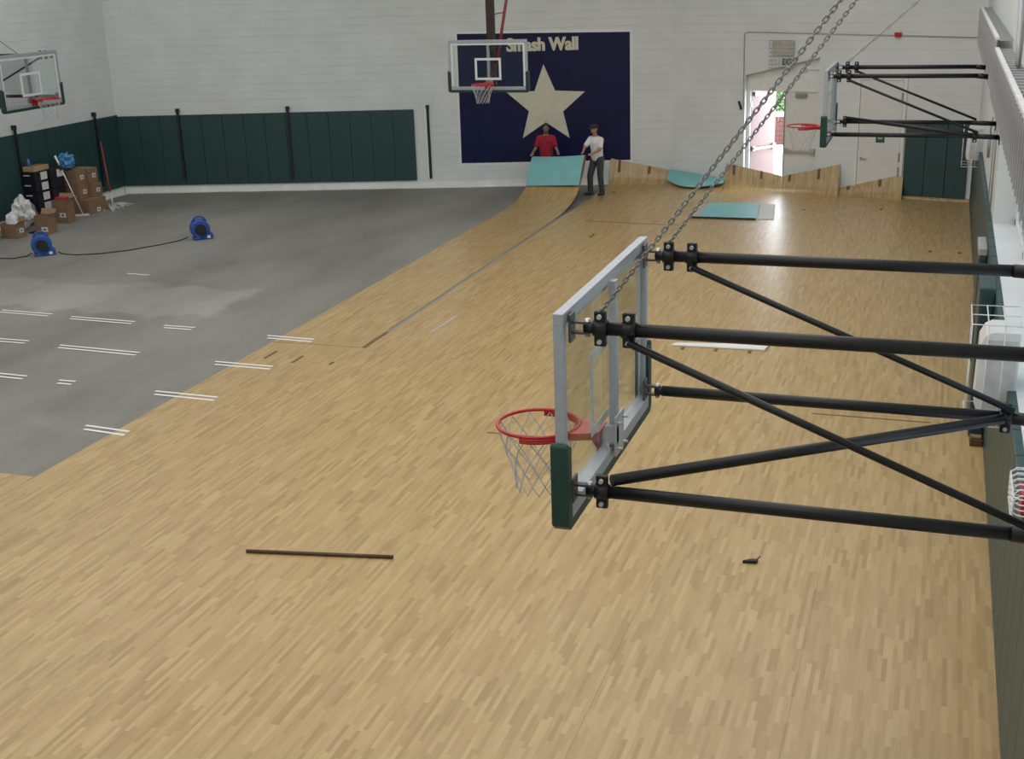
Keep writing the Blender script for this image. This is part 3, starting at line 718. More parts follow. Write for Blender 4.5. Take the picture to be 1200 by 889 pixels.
far_chain('thin grey chain rising from the farther side hoop', (-1.487, 21.02, 3.95), (.79, 21.02, 6.0))
m = MB(); m.tube([(-19.0, 22.95, 4.12), (-21.19, 22.95, 5.55)], .010, 6); tag(m.build('hoist_cable', 'galv'), 'thin grey cable rising from the upper left hoop to the left wall', 'cable')

# ------------------------------------------------------------------ doors
# single door on the exit facet
d1 = struct(thing('door_1', '', '')); del d1['label'], d1['category']
d1.location = onR(5.45, 0, .001)
def fprism(mb, s0, s1, z0, z1, o0, o1, on=onR, n=None):
    n = n or nR; mb.prism([on(s0, z0, o0), on(s1, z0, o0), on(s1, z1, o0), on(s0, z1, o0)], n * (o1 - o0)); return mb
m = MB(); fprism(m, 4.86, 4.94, 0, 2.84, .001, .045); fprism(m, 5.96, 6.04, 0, 2.84, .001, .045); fprism(m, 4.94, 5.96, 2.76, 2.84, .001, .045); m.build('door_frame', 'trim_white', d1)
m = MB(); fprism(m, 4.95, 5.95, .01, 2.75, .002, .03); leaf = m.build('door_leaf', 'door', d1)
m = MB(); m.tube([onR(5.04, .90, .03), onR(5.04, .90, .09)], .03, 10); m.tube([onR(5.04, .90, .085), onR(5.17, .89, .085)], .012, 8); m.build('door_handle', 'chrome', d1)
for z in (.5, .85, 2.25):
    m = MB(); fprism(m, 5.93, 5.975, z, z + .22, .046, .056); m.build('hinge', 'closer', d1)
sg = thing('door_sign', 'small dark green sign on the white single door', 'sign', onR(5.475, 1.28, .031))
m = MB(); fprism(m, 5.37, 5.58, 1.29, 1.51, .0305, .036); m.build('plate', 'sign_green', sg)
m = MB(); fprism(m, 5.41, 5.54, 1.395, 1.41, .0365, .038); fprism(m, 5.42, 5.53, 1.37, 1.38, .0365, .038); m.build('print', 'label', sg)
# double door in the recess: left leaf swung out, right leaf shut
d2 = bpy.data.objects.new('door_2', None); C.objects.link(d2); struct(d2); d2.location = onR(2.95, 0, -.2)
m = MB(); fprism(m, r0 + .01, r0 + .09, 0, 2.45, -.26, -.14); fprism(m, r1 - .06, r1 - .005, 0, 2.45, -.26, -.14); m.build('door_frame', 'trim_white', d2)
def leaf_parts(Po, d, n, w_, name, side):
    def q(s, z, o): return Po + d * s + n * o + Vector((0, 0, z))
    def pr(mb, s0, s1, z0, z1, o0, o1): mb.prism([q(s0, z0, o0), q(s1, z0, o0), q(s1, z1, o0), q(s0, z1, o0)], n * (o1 - o0)); return mb
    m = MB(); pr(m, 0, w_, .01, 2.44, -.045, 0); lf = m.build('door_leaf', 'door' if side else 'door_pink', d2)
    m = MB(); pr(m, .06, w_ - .04, .93, .99, .05, .085); pr(m, .04, .12, .9, 1.02, 0, .06); pr(m, w_ - .12, w_ - .03, .88, 1.04, 0, .07); m.build('panic_bar', 'chrome', lf)
    m = MB(); pr(m, .30 if side else .06, .58 if side else .3, 2.28, 2.38, 0, .07); m.build('door_closer', 'closer', lf)
    m = MB(); pr(m, 0, .03, .01, 2.44, .001, .012) if side else pr(m, -.03, .02, 2.0, 2.15, 0, .02); m.build('edge_strip', 'closer', lf)
lw = .86
leaf_parts(onR(r0 + .97, 0, -.2), dR, nR, .86, 'right', True)
ang = math.radians(66); dd = (dR * math.cos(ang) - nR * math.sin(ang)); nn_ = (nR * math.cos(ang) + dR * math.sin(ang))
leaf_parts(onR(r0 + .10, 0, -.2), dd, nn_, .86, 'left', False)

# exit sign with wire guard
ex = thing('exit_sign', 'small exit sign with green letters under a beige wire guard above the double door', 'exit sign', onR(3.0, 3.03, .001))
m = MB(); fprism(m, 2.70, 3.24, 3.30, 3.64, .001, .05); m.build('lamp_housing', 'beige', ex)
m = MB(); fprism(m, 2.94, 3.24, 3.04, 3.27, .001, .06); m.build('sign_box', 'label', ex)
text_mesh('lettering', 'EXIT', .20, 'exit_green', ex, onR(2.965, 3.085, .062), dR, Vector((0, 0, 1)), nR, .002, .010, .68)
m = MB()
for k in range(8): s_ = 2.66 + .60 * k / 7; m.tube([onR(s_, 3.0, .002), onR(s_, 3.0, .15), onR(s_, 3.66, .15), onR(s_, 3.66, .002)], .005, 4)
for k in range(8): z = 3.0 + .66 * k / 7; m.tube([onR(2.66, z, .002), onR(2.66, z, .15), onR(3.26, z, .15), onR(3.26, z, .002)], .005, 4)
m.build('wire_guard', 'beige', ex)
# conduit, alarm, small wall bits
m = MB(); m.tube([onR(1.97, 2.0, .015), onR(1.95, 3.78, .015), onR(1.98, 3.84, .015), onR(2.05, 3.86, .015), onR(7.6, 3.72, .015)], .014, 6); tag(m.build('wall_conduit', 'grey_metal'), 'thin conduit running along the wall above the doors', 'conduit')
fa = thing('fire_alarm', 'small red fire alarm on the wall above the white single door', 'fire alarm', onR(5.75, 3.75, .001))
m = MB(); fprism(m, 5.68, 5.83, 3.74, 3.84, .03, .09); m.build('horn', 'alarm', fa); m = MB(); fprism(m, 5.7, 5.81, 3.76, 3.82, .001, .03); m.build('back_box', 'alarm', fa)
m = MB(); m.prism([onR(1.82, 2.17, .002), onR(1.87, 2.18, .002), onR(1.94, 1.97, .002), onR(1.89, 1.96, .002)], nR * .03); tag(m.build('wall_bracket', 'dark'), 'short slanted black bracket on the wall left of the open door', 'bracket')
m = MB(); fprism(m, 3.45, 3.53, 2.90, 3.0, -.159, -.11); m.tube([onR(3.52, 2.96, -.13), onR(3.88, 2.95, -.13)], .008, 6); tag(m.build('door_sensor', 'label'), 'small white box with a wire on the panel above the closed door leaf', 'sensor')

# ------------------------------------------------------------------ outside the door
m = MB(); m.box((-14, 33.6, -.14), (4, 60, -.02)); struct(m.build('trim_2', 'paving'))
bw = thing('garden_wall', 'low red brick wall outside the open door', 'wall', (-4.2, 40.5, -.02))
m = MB(); m.box((-9, 40.5, -.02), (2, 40.72, .97)); m.build('wall_core', 'mortar', bw)
bm_ = MB(); bm_.box((0, 0, 0), (.39, .05, .13)); bk = bm_.build('brick', 'brick', bw, world=False); bme = bk.data; first = True
for r in range(6):
    for c in range(14):
        o = bk if first else bk.copy()
        if not first: C.objects.link(o)
        first = False
        o.location = (-3.0 + .42 * c + (.21 if r % 2 else 0), -.05, .01 + r * .145)
tr = thing('bush', 'bright green leafy bush beyond the brick wall outside the open door', 'bush', (-5.3, 44, -.02))
m = MB(); m.tube([(-5.3, 44, -.02), (-5.3, 44, .6), (-5.25, 44.05, 1.1)], [.08, .06, .04], 8); m.build('trunk', 'bar', tr)
m = MB(); rl = random.Random(5)
for k in range(2200):
    a, b2, r = rl.uniform(0, 2*PI), rl.uniform(-1, 1), 1.0 * rl.random() ** .4
    c = Vector((-5.3, 44, 1.0)) + Vector((1.3 * math.cos(a) * math.sqrt(1 - b2*b2), math.sin(a) * math.sqrt(1 - b2*b2), b2 * .8)) * r
    u = Vector((rl.uniform(-1, 1), rl.uniform(-1, 1), rl.uniform(-1, 1))).normalized(); v = u.orthogonal().normalized()
    m.quad(c - u * .07, c + v * .04, c + u * .07, c - v * .04)
stuff(m.build('foliage', 'leaf', tr))

# ------------------------------------------------------------------ right wall fittings
def duct(name, label, y0, y1, x0, z0, z1):
    t = thing(name, label, 'metal guard', (.79, (y0 + y1) / 2, z0))
    m = MB(); m.box((x0, y0, z0), (x0 + .012, y1, z1)); m.build('front_sheet', 'guard_dark', t)
    m = MB(); m.box((x0 - .02, y0, z1), (x0 + .03, y1, z1 + .035)); m.build('top_lip', 'wire', t)
    n = int((y1 - y0) / .32); pm = None
    for k in range(n + 1):
        yy = y0 + (y1 - y0) * k / n
        if pm is None:
            b = MB(); b.box((x0 - .030, yy, z0 - .04), (x0 - .001, yy + .05, z1)); pm = b.build('rib', 'grey_metal', t); y00 = yy
        else:
            o = pm.copy(); C.objects.link(o); o.location.y += yy - y00
    pm = None
    for k in range(n + 1):
        yy = y0 + (y1 - y0) * k / n
        if pm is None:
            b = MB(); b.box((x0 + .031, yy, z1 - .012), (.799, yy + .06, z1 + .012)); pm = b.build('cross_bar', 'grey_metal', t); y00 = yy
        else:
            o = pm.copy(); C.objects.link(o); o.location.y += yy - y00
duct('ribbed_guard', 'ribbed grey metal guard along the right wall, farther section', 17.95, 28.6, .60, 3.80, 4.45)
duct('ribbed_guard', 'ribbed grey metal guard along the right wall, nearer section', 8.8, 17.86, .60, 3.76, 4.33)
def heater(label, y0, y1, z0, z1, x0):
    t = thing('wall_heater', label, 'wall heater', (.80, (y0 + y1) / 2, z0), 'white wall units in wire guards')
    m = MB(); prof = [(x0 + .02, z0), (x0, z0 + .06), (x0 + .015, z1 - .12), (x0 + .06, z1 - .03), (x0 + .12, z1), (.799, z1), (.799, z0)]
    m.prism([(x, y0, z) for x, z in prof], (0, y1 - y0, 0)); m.build('housing', 'heater', t)
    m = MB(); m.box((x0 + .07, y0 - .012, z0 + .03), (.78, y0 - .001, z1 - .07)); m.build('side_panel', 'heater_grey', t)
    c = MB(); xa, xb, ya, yb, za, zb = x0 - .07, .797, y0 - .12, y1 + .12, z0 - .12, z1 + .10; r = .006
    for z in (za, zb): c.tube([(xb, ya, z), (xa, ya, z), (xa, yb, z), (xb, yb, z)], r, 5)
    for k in range(3):
        x = xa + (xb - xa) * k / 3; c.tube([(x, yb, za), (x, ya, za), (x, ya, zb), (x, yb, zb)], r, 5, cap=False)
    for k in range(1, 2):
        y = ya + (yb - ya) * k / 2; c.tube([(xb, y, za), (xa, y, za), (xa, y, zb), (xb, y, zb)], r, 5)
    c.build('wire_guard', 'wire', t)
heater('white wall unit in a wire guard on the right wall behind the far hoop arms', 26.6, 27.1, 1.62, 2.30, .49)
heater('white wall unit in a wire guard on the right wall behind the near hoop arms', 11.5, 11.95, 1.58, 2.31, .45)
pb = thing('corner_pad', 'dark green padded block standing off the right wall above the near wire guard', 'wall pad', (.64, 15.4, 0))
m = MB(); m.box((.55, 15.0, .02), (.722, 15.9, 1.86), bev=.03); m.build('cover', 'pad', pb)
pb = thing('corner_pad', 'smaller dark green padded block farther along the right wall beyond the black bracket', 'wall pad', (.67, 18.4, 0))
m = MB(); m.box((.61, 18.1, .02), (.722, 18.9, 1.55), bev=.03); m.build('cover', 'pad', pb)
m = MB(); m.box((.60, 18.1, 1.552), (.722, 18.9, 1.66), bev=.02); m.build('grey_cap', 'grey_metal', pb)
wn = thing('winch_bracket', 'small black bracket between the two green padded blocks on the right wall', 'bracket', (.66, 16.8, .9))
m = MB(); m.box((.58, 16.55, .95), (.722, 16.95, 1.25), bev=.015); m.build('body', 'dark', wn); m = MB(); m.box((.62, 16.6, 1.251), (.722, 16.9, 1.33), bev=.01); m.build('cap', 'grey_metal', wn)
al = thing('alarm_strobe', 'red alarm in a white wire cage above the near right wall pads', 'alarm', (.80, 8.8, 1.8))
m = MB(); m.box((.70, 8.55, 1.83), (.799, 8.82, 1.98), bev=.008); m.build('strobe', 'alarm', al)
m = MB()
for k in range(6):
    y = 8.45 + .52 * k / 5; m.tube([(.799, y, 1.80), (.68, y, 1.80), (.64, y, 1.83), (.64, y, 1.99), (.68, y, 2.03), (.799, y, 2.03)], .006, 5)
for k in range(6):
    z = 1.81 + .20 * k / 5; m.tube([(.799, 8.42, z), (.68, 8.43, z), (.64, 8.47, z), (.64, 8.95, z), (.68, 8.99, z), (.799, 9.0, z)], .006, 5)
m.build('wire_cage', 'wire', al)
m = MB(); m.tube([(.785, 20.3, 3.7), (.785, 20.3, 1.82)], .014, 6); m.tube([(.785, 21.2, 3.7), (.785, 21.2, 1.82)], .009, 6); tag(m.build('wall_conduit', 'grey_metal'), 'pair of vertical conduits on the right wall above the wall pads', 'conduit')
cr_ = thing('cord_coil', 'small coil of cord hanging on the right wall beside the far wire guard', 'cord', (.78, 22.4, 2.4))
m = MB(); m.tube(arcpts((.77, 22.4, 2.45), .16, 0, 2*PI*15/16, 15, (0, 1, 0), (0, 0, 1)), .014, 5, closed=True); m.tube(arcpts((.755, 22.44, 2.42), .14, 0, 2*PI*15/16, 15, (0, 1, 0), (0, 0, 1)), .014, 5, closed=True); m.build('loops', 'closer', cr_)
m = MB(); m.tube([(.78, 22.4, 2.60), (.77, 22.42, 2.75), (.785, 22.4, 2.95)], .016, 5); m.build('tail', 'closer', cr_)
m = MB(); m.tube([(.72, 15.2, 5.6), (.72, 14.9, 4.6), (.73, 14.8, 4.36)], .03, 8); m.tube([(.72, 13.9, 5.6), (.72, 14.2, 4.9), (.73, 14.6, 4.36)], .018, 6); tag(m.build('flexible_conduit', 'grey_metal'), 'thick grey conduit rising above the ribbed guard at upper right', 'conduit')

# ------------------------------------------------------------------ clutter by the left wall
def carton(label, c, sx, sy, sz, opened=False, lab_face='x', z0=0.0, lab_z=.5):
    x, y = c; t = thing('carton', label, 'carton', (x, y, z0), 'brown cartons by the left wall'); X0, X1, Y0, Y1 = x - sx/2, x + sx/2, y - sy/2, y + sy/2
    m = MB(); z1 = z0 + sz; z0 += .001
    if opened:
        w_ = .008
        for b in (((X0, Y0, z0), (X1, Y0 + w_, z1)), ((X0, Y1 - w_, z0), (X1, Y1, z1)), ((X0, Y0 + w_, z0), (X0 + w_, Y1 - w_, z1)), ((X1 - w_, Y0 + w_, z0), (X1, Y1 - w_, z1)), ((X0 + w_, Y0 + w_, z0), (X1 - w_, Y1 - w_, z0 + .01))): m.box(*b)
    else: m.box((X0, Y0, z0), (X1, Y1, z1), bev=.006)
    m.build('body', 'card', t)
    m = MB(); zz = z0 + sz * lab_z; h = min(.11, sz * .3)
    if lab_face == 'x': m.box((X1 + .001, y - .05, zz - h/2), (X1 + .004, y + .09, zz + h/2)); k = MB(); k.box((X1 + .0045, y - .01, zz - .02), (X1 + .006, y + .05, zz + .02))
    else: m.box((x - .02, Y0 - .004, zz - h/2), (x + .16, Y0 - .001, zz + h/2)); k = MB(); k.box((x + .03, Y0 - .006, zz - .02), (x + .11, Y0 - .0045, zz + .02))
    lo = m.build('paper_label', 'label', t); k.build('print', 'ink', lo)
    if opened:
        m = MB(); m.prism([(X0, Y1, z1), (X1, Y1, z1), (X1, Y1 + .06, z1 + .12), (X0, Y1 + .06, z1 + .12)], (0, .006, 0)); m.prism([(X1, Y0, z1), (X1, Y1, z1), (X1 + .07, Y1, z1 + .05), (X1 + .07, Y0, z1 + .05)], (.006, 0, 0)); m.build('flap', 'card_in', t)
    else:
        m = MB(); m.box((X0 + .01, y - .025, z1), (X1 - .01, y + .025, z1 + .002)); m.build('packing_tape', 'tan', t)
    return t
carton('large brown carton at the bottom of the carton stack beside the red mop', (-20.5, 26.45), .70, .70, .36, lab_z=.2)
carton('brown carton in the second layer of the stack, nearer the black crates', (-20.62, 26.28), .5, .36, .36, z0=.362)
carton('brown carton in the second layer of the stack, nearer the red mop handle', (-20.50, 26.66), .5, .36, .34, z0=.362)
carton('brown carton on top of the stack, nearer the black crates', (-20.66, 26.28), .52, .37, .36, z0=.725)
carton('brown carton on top of the stack, nearer the red mop handle', (-20.58, 26.665), .50, .37, .38, z0=.705)
b1 = carton('tall open brown carton with a red item on top before the black crates', (-20.15, 25.12), .42, .28, .56, True, 'y', lab_z=.35)
carton('low open brown carton standing left of the taller open carton', (-19.74, 23.90), .40, .26, .42, True, 'y', lab_z=.25)
carton('open brown carton stuffed with white paper at the left edge', (-20.16, 23.28), .44, .30, .34, True, 'x', lab_z=.5)
m = MB(); m.box((-20.30, 25.03, .50), (-20.02, 25.21, .62), bev=.02); tag(centre(m.build('red_bag', 'red_plastic')), 'red item lying in the tall open carton', 'bag')
def crumple(name, c, r, mat, lab, cat, seed, sub=3, amp=.35):
    rnd = random.Random(seed); bm = bmesh.new(); bmesh.ops.create_icosphere(bm, subdivisions=sub, radius=1)
    from mathutils import noise
    for v in bm.verts:
        k = 1 + amp * noise.noise(v.co * 2.1 + Vector((seed, 0, 0))) + amp * .6 * noise.noise(v.co * 5 + Vector((0, seed, 0)))
        v.co = Vector((v.co.x * r[0], v.co.y * r[1], v.co.z * r[2])) * k
    mz = min(v.co.z for v in bm.verts)
    for v in bm.verts: v.co.z -= mz
    me = bpy.data.meshes.new(name); bm.to_mesh(me); bm.free(); me.materials.append(M[mat])
    o = bpy.data.objects.new(name, me); C.objects.link(o); o.location = c; return tag(o, lab, cat)
crumple('crumpled_paper', (-20.16, 23.28, .015), (.16, .11, .24), 'bag_white', 'crumpled white paper in the carton at the left edge', 'paper', 2)
crumple('plastic_bag', (-20.46, 24.05, .0), (.24, .20, .36), 'bag_white', 'crumpled white plastic bag heaped between the open cartons', 'bag', 5, 3, .5)
crumple('plastic_bag', (-20.80, 24.62, .0), (.24, .22, .25), 'bag_grey', 'cloudy grey plastic bag behind the low open carton', 'bag', 8)
crumple('plastic_bag', (-20.72, 26.20, 1.09), (.20, .18, .20), 'bag_blue', 'blue plastic bag on top of the carton stack', 'bag', 11, 3, .45)
m = MB(); m.box((-20.2, 24.38, 0.001), (-20.02, 24.55, .26), bev=.02); tag(centre(m.build('jug', 'green_plastic')), 'green container behind the low open carton', 'container')
m = MB(); m.box((-20.10, 23.72, .001), (-19.96, 24.12, .035), bev=.008); tag(centre(m.build('black_tray', 'dark')), 'flat black tray on the floor before the white bag', 'tray')
rb = thing('red_bin', 'red plastic bin cut off by the left edge of the photo', 'bin', (-20.33, 22.75, 0))
m = MB(); m.tube([(-20.33, 22.75, .001), (-20.33, 22.75, .36)], [.15, .18], 16); m.build('body', 'red_plastic', rb); m = MB(); m.tube([(-20.33, 22.75, .355), (-20.33, 22.75, .375)], [.192, .192], 16); m.build('lip', 'red_plastic', rb)
# black crates in two stacks
nmz = ('bottom', 'second', 'third', 'fourth', 'top')
for col, (cx0, cy0, nm) in enumerate(((-20.93, 25.2, 'left'), (-20.83, 25.68, 'right'))):
    for k in range(5):
        z = k * .245; t = thing('storage_crate', 'black plastic crate, %s of the %s stack beside the cartons' % (nmz[k], nm), 'crate', (cx0, cy0, z), 'stacked black crates')
        m = MB(); m.box((cx0 - .2, cy0 - .22, z + .002), (cx0 + .2, cy0 + .22, z + .20), bev=.015); m.box((cx0 - .215, cy0 - .235, z + .20), (cx0 + .215, cy0 + .235, z + .243), bev=.008); m.build('body', 'navy_crate', t)
        if col == 0 or k == 4:
            m = MB(); m.box((cx0 + .216, cy0 - .04, z + .03), (cx0 + .219, cy0 + .20, z + .215)); lo = m.build('paper_label', 'label', t)
        m = MB(); m.box((cx0 - .12, cy0 - .245, z + .15), (cx0 + .06, cy0 - .236, z + .175)); m.build('pale_handle', 'label', t)
m = MB(); m.box((-21.08, 25.0, 1.227), (-20.75, 25.55, 1.34), bev=.006); t = thing('tray_box', 'shallow tan box on top of the black crates', 'box', (-20.92, 25.27, 1.227)); m.build('body', 'tan', t); m = MB(); m.box((-21.0, 25.06, 1.341), (-20.83, 25.48, 1.352)); m.build('contents', 'card', t)
m = MB(); m.tube([(-20.98, 25.12, 1.353), (-20.98, 25.12, 1.47), (-20.98, 25.12, 1.52)], [.04, .035, .015], 10); tag(centre(m.build('spray_bottle', 'bag_blue')), 'small pale blue bottle on the tan box', 'bottle')
mp_ = thing('floor_squeegee', 'white handled squeegee leaning against the black crates', 'squeegee', (-20.35, 26.0, 0))
a, b = Vector((-20.22, 25.92, .03)), Vector((-20.66, 25.72, 1.52))
m = MB(); m.tube([a, a + (b - a) * .78], .014, 8); m.build('pole', 'white', mp_); m = MB(); m.tube([a + (b - a) * .83, b], .028, 8); m.build('white_grip', 'white', mp_); m = MB(); m.tube([a + (b - a) * .76, a + (b - a) * .84], .034, 8); m.build('collar', 'dark', mp_)
m = MB(); m.prism([(-20.36, 25.80, .003), (-20.08, 25.96, .003), (-20.11, 26.02, .003), (-20.39, 25.86, .003)], (0, 0, .045)); m.build('head', 'label', mp_)
rm = thing('red_mop', 'mop with a red handle leaning on the pads, grey strands on the floor', 'mop', (-20.3, 27.2, 0))
a, b = Vector((-20.38, 27.36, .05)), Vector((-20.98, 28.0, 1.55))
m = MB(); m.tube([a + (b - a) * .14, b], .020, 8); m.build('handle', 'red_plastic', rm); m = MB(); m.tube([a, a + (b - a) * .18], .026, 8); m.build('white_socket', 'label', rm)
m = MB(); rl = random.Random(9)
for k in range(26):
    e = Vector((rl.uniform(-20.08, -19.78), rl.uniform(26.5, 27.6), .012)); s_ = a + Vector((rl.uniform(-.05, .05), rl.uniform(-.08, .08), 0)); mid = (s_ + e) / 2 + Vector((rl.uniform(-.1, .1), rl.uniform(-.1, .1), 0)); mid.z = .05
    m.tube([s_, mid, e], [.014, .022, .012], 5)
stuff(m.build('strands', 'mophead', rm))
# blue air movers and cord
def blower(label, x, y, rz):
    t = thing('air_mover', label, 'blower', (x, y, 0), 'blue air movers', rz)
    def bl(mb, n, mt, par=None): return mb.build(n, mt, par or t, world=False)
    m = MB(); prof = [(-.13, .19), (-.10, .215), (.10, .215), (.13, .19)]
    m.tube([(0, y_, .235) for y_, r in prof], [r for y_, r in prof], 24)
    m.prism([(-.02, -.13, .022), (.26, -.13, .022), (.26, -.13, .12), (.1, -.13, .2), (-.02, -.13, .1)], (0, .26, 0)); m.box((-.17, -.13, .004), (.19, .13, .06), bev=.015); bl(m, 'housing', 'blue')
    m = MB(); m.tube([(0, -.148, .235), (0, -.131, .235)], .12, 20); g = bl(m, 'intake_grille', 'dark')
    m = MB()
    for r in (.04, .08, .118): m.tube(arcpts((0, -.152, .235), r, 0, 2*PI*19/20, 19, (1, 0, 0), (0, 0, 1)), .004, 4, closed=True)
    bl(m, 'grille_rings', 'dark', g)
    m = MB(); m.tube([(-.15, 0, .40)] + arcpts((0, 0, .36), .15, PI * .85, PI * .15, 8, (1, 0, 0), (0, 0, 1)) + [(.15, 0, .40)], .022, 8); bl(m, 'carry_handle', 'blue')
    m = MB(); m.box((.262, -.11, .03), (.266, .11, .11)); bl(m, 'outlet', 'dark')
    m = MB(); m.box((.13, -.137, .03), (.20, -.131, .09)); bl(m, 'white_sticker', 'label')
blower('blue air mover standing nearer, at the left end of the cord', -18.15, 21.75, math.radians(40)); blower('blue air mover standing farther right, at the end of the cord', -15.58, 23.9, math.radians(40))
m = MB(); m.tube([(-19.6, 21.2, .012), (-18.9, 21.25, .012), (-18.55, 21.3, .012), (-18.42, 21.55, .012), (-18.38, 21.7, .05)], .011, 6); tag(m.build('power_cord', 'rubber'), 'black power cord running left from the nearer blue air mover', 'cord')
m = MB(); m.tube([(-17.9, 21.95, .04), (-17.75, 21.9, .012), (-17.4, 21.87, .012), (-16.9, 22.1, .012), (-16.5, 22.5, .012), (-16.15, 23.1, .012), (-15.95, 23.6, .012), (-15.84, 23.8, .05)], .011, 6); tag(m.build('power_cord', 'rubber'), 'long black cord curving between the two blue air movers', 'cord')

# ------------------------------------------------------------------ people
def remeshed(mb, name, mat, parent, voxel, smooth=4):
    o = mb.build(name, mat, None)
    r = o.modifiers.new('r', 'REMESH'); r.mode = 'VOXEL'; r.voxel_size = voxel; r.use_smooth_shade = True
    s_ = o.modifiers.new('s', 'SMOOTH'); s_.iterations = smooth; s_.factor = .5
    dg = bpy.context.evaluated_depsgraph_get(); me = bpy.data.meshes.new_from_object(o.evaluated_get(dg))
    bpy.data.objects.remove(o); me.name = name
    me.materials.clear(); me.materials.append(M[mat])
    for p in me.polygons: p.material_index = 0; p.use_smooth = True
    q = bpy.data.objects.new(name, me); C.objects.link(q); q.parent = parent; return q
def limb(mb, a, b, ra, rb, fx=1.0, fy=1.0):
    a, b = Vector(a), Vector(b); n = max(2, int((b - a).length / (min(ra, rb) * .45)) + 1)
    for k in range(n + 1):
        t = k / n; r = ra + (rb - ra) * t; mb.ball(a + (b - a) * t, (r * fx, r * fy, r), 10, 7)
def person(name, label, loc, rz, J, hair, shirt, pants, skin, face_hair, cap, head_dir, hh):
    """J: joints in the figure's own frame (front is -y, its left is +x)"""
    root = thing(name, label, 'person', loc, None, rz)
    V = {k: Vector(v) for k, v in J.items()}
    m = MB()
    limb(m, V['pelvis'], V['waist'], .135, .130, 1.15, .80); limb(m, V['waist'], V['chest'], .130, .150, 1.18, .80); limb(m, V['chest'], V['neck'] - Vector((0, 0, .06)), .150, .07, 1.2, .8)
    limb(m, V['neck'] - Vector((0, 0, .05)), V['head'] - Vector((0, 0, .04)), .058, .055)
    for s in 'lr':
        limb(m, V['chest'] + Vector((0, 0, .10)), V['sh_' + s], .07, .066); limb(m, V['sh_' + s], V['el_' + s], .058, .043); limb(m, V['el_' + s], V['wr_' + s], .042, .029)
        limb(m, V['pelvis'], V['hip_' + s], .10, .10); limb(m, V['hip_' + s], V['kn_' + s], .088, .060); limb(m, V['kn_' + s], V['an_' + s], .058, .042)
        an = V['an_' + s]; ft = V['ft_' + s]; limb(m, an - Vector((0, 0, .04)), ft, .042, .035)
        # hand: palm, four fingers curled over, thumb
        wr = V['wr_' + s]; hd = V['hd_' + s]; d = (hd - wr).normalized(); sd = V['side_' + s].normalized(); nn = d.cross(sd)
        limb(m, wr, wr + d * .055, .028, .030); 
        for k, ln in enumerate((.068, .078, .073, .056)):
            r0_ = wr + d * .065 + sd * (.030 - .020 * k); k1 = r0_ + d * ln * .55 + nn * .006; k2 = k1 + d * ln * .30 - nn * .030
            limb(m, r0_, k1, .010, .009); limb(m, k1, k2, .009, .008)
        t0 = wr + d * .025 + sd * .026; t1 = t0 + sd * .032 + d * .025; t2 = t1 + d * .032 - nn * .012
        limb(m, t0, t1, .012, .010); limb(m, t1, t2, .010, .009)
    hc = V['head']; f = head_dir.normalized(); sx_ = Vector((-f.y, f.x, 0)).normalized(); R3 = Matrix((sx_, -f, sx_.cross(-f) * 1)).transposed(); 
    up = sx_.cross(-f); 
    if up.z < 0: up = -up
    R3 = Matrix((( sx_.x, -f.x, up.x), (sx_.y, -f.y, up.y), (sx_.z, -f.z, up.z)))
    q = lambda x, y, z: hc + sx_ * x - f * y + up * z          # x side, y back, z up
    m.ball(q(0, .012, .03), (.077, .095, .095), 16, 12, R3); m.ball(q(0, -.020, -.045), (.060, .068, .070), 14, 10, R3); m.ball(q(0, -.055, -.085), (.028, .025, .022), 10, 8, R3)
    m.ball(q(0, -.092, -.012), (.014, .018, .024), 8, 6, R3); m.ball(q(0, -.086, -.055), (.026, .012, .010), 8, 6, R3)
    for s in (-1, 1): m.ball(q(.078 * s, .015, -.008), (.010, .022, .032), 8, 6, R3)
    remeshed(m, 'body', skin, root, .0095, 3)
    e = MB()
    for s in (-1, 1): e.ball(q(.030 * s, -.082, .012), (.013, .008, .007), 8, 6, R3)
    e.build('eyes', 'label', root, world=False)
    e = MB()
    for s in (-1, 1): e.ball(q(.030 * s, -.088, .012), (.006, .006, .006), 8, 6, R3); e.ball(q(.030 * s, -.086, .031), (.020, .008, .005), 8, 6, R3)
    e.build('brows', 'hair', root, world=False)
    if face_hair:
        e = MB(); e.ball(q(0, -.060, -.085), (.040, .036, .030), 10, 8, R3); e.ball(q(0, -.089, -.040), (.030, .010, .008), 8, 6, R3); e.build('beard', 'hair', root, world=False)
    if cap:
        e = MB(); e.ball(q(0, .012, .062), (.090, .106, .074), 16, 10, R3); e.ball(q(0, -.105, .052), (.070, .075, .010), 14, 8, R3); e.build('cap', 'hair', root, world=False)
        e = MB(); e.ball(q(0, .05, .005), (.080, .065, .055), 12, 8, R3); e.build('hair', 'hair', root, world=False)
    else:
        e = MB(); e.ball(q(0, .022, .045), (.082, .094, .088), 16, 10, R3); e.build('hair', 'hair', root, world=False)
    c = MB()
    limb(c, V['pelvis'] + Vector((0, 0, .0)), V['waist'], .158, .155, 1.14, .86); limb(c, V['waist'], V['chest'], .155, .168, 1.17, .84); limb(c, V['chest'], V['neck'] - Vector((0, 0, .10)), .168, .085, 1.2, .85)
    for s in 'lr':
        limb(c, V['chest'] + Vector((0, 0, .10)), V['sh_' + s], .076, .074); mid = V['sh_' + s].lerp(V['el_' + s], .72); limb(c, V['sh_' + s], mid, .074, .068)
    remeshed(c, 'tshirt', shirt, root, .013, 5)
    c = MB(); limb(c, V['pelvis'] + Vector((0, 0, .04)), V['pelvis'] - Vector((0, 0, .06)), .140, .135, 1.15, .88)
    for s in 'lr':
        limb(c, V['pelvis'] - Vector((0, 0, .02)), V['hip_' + s], .115, .118); limb(c, V['hip_' + s], V['kn_' + s], .106, .083); limb(c, V['kn_' + s], V['an_' + s] - Vector((0, 0, .01)), .082, .074)
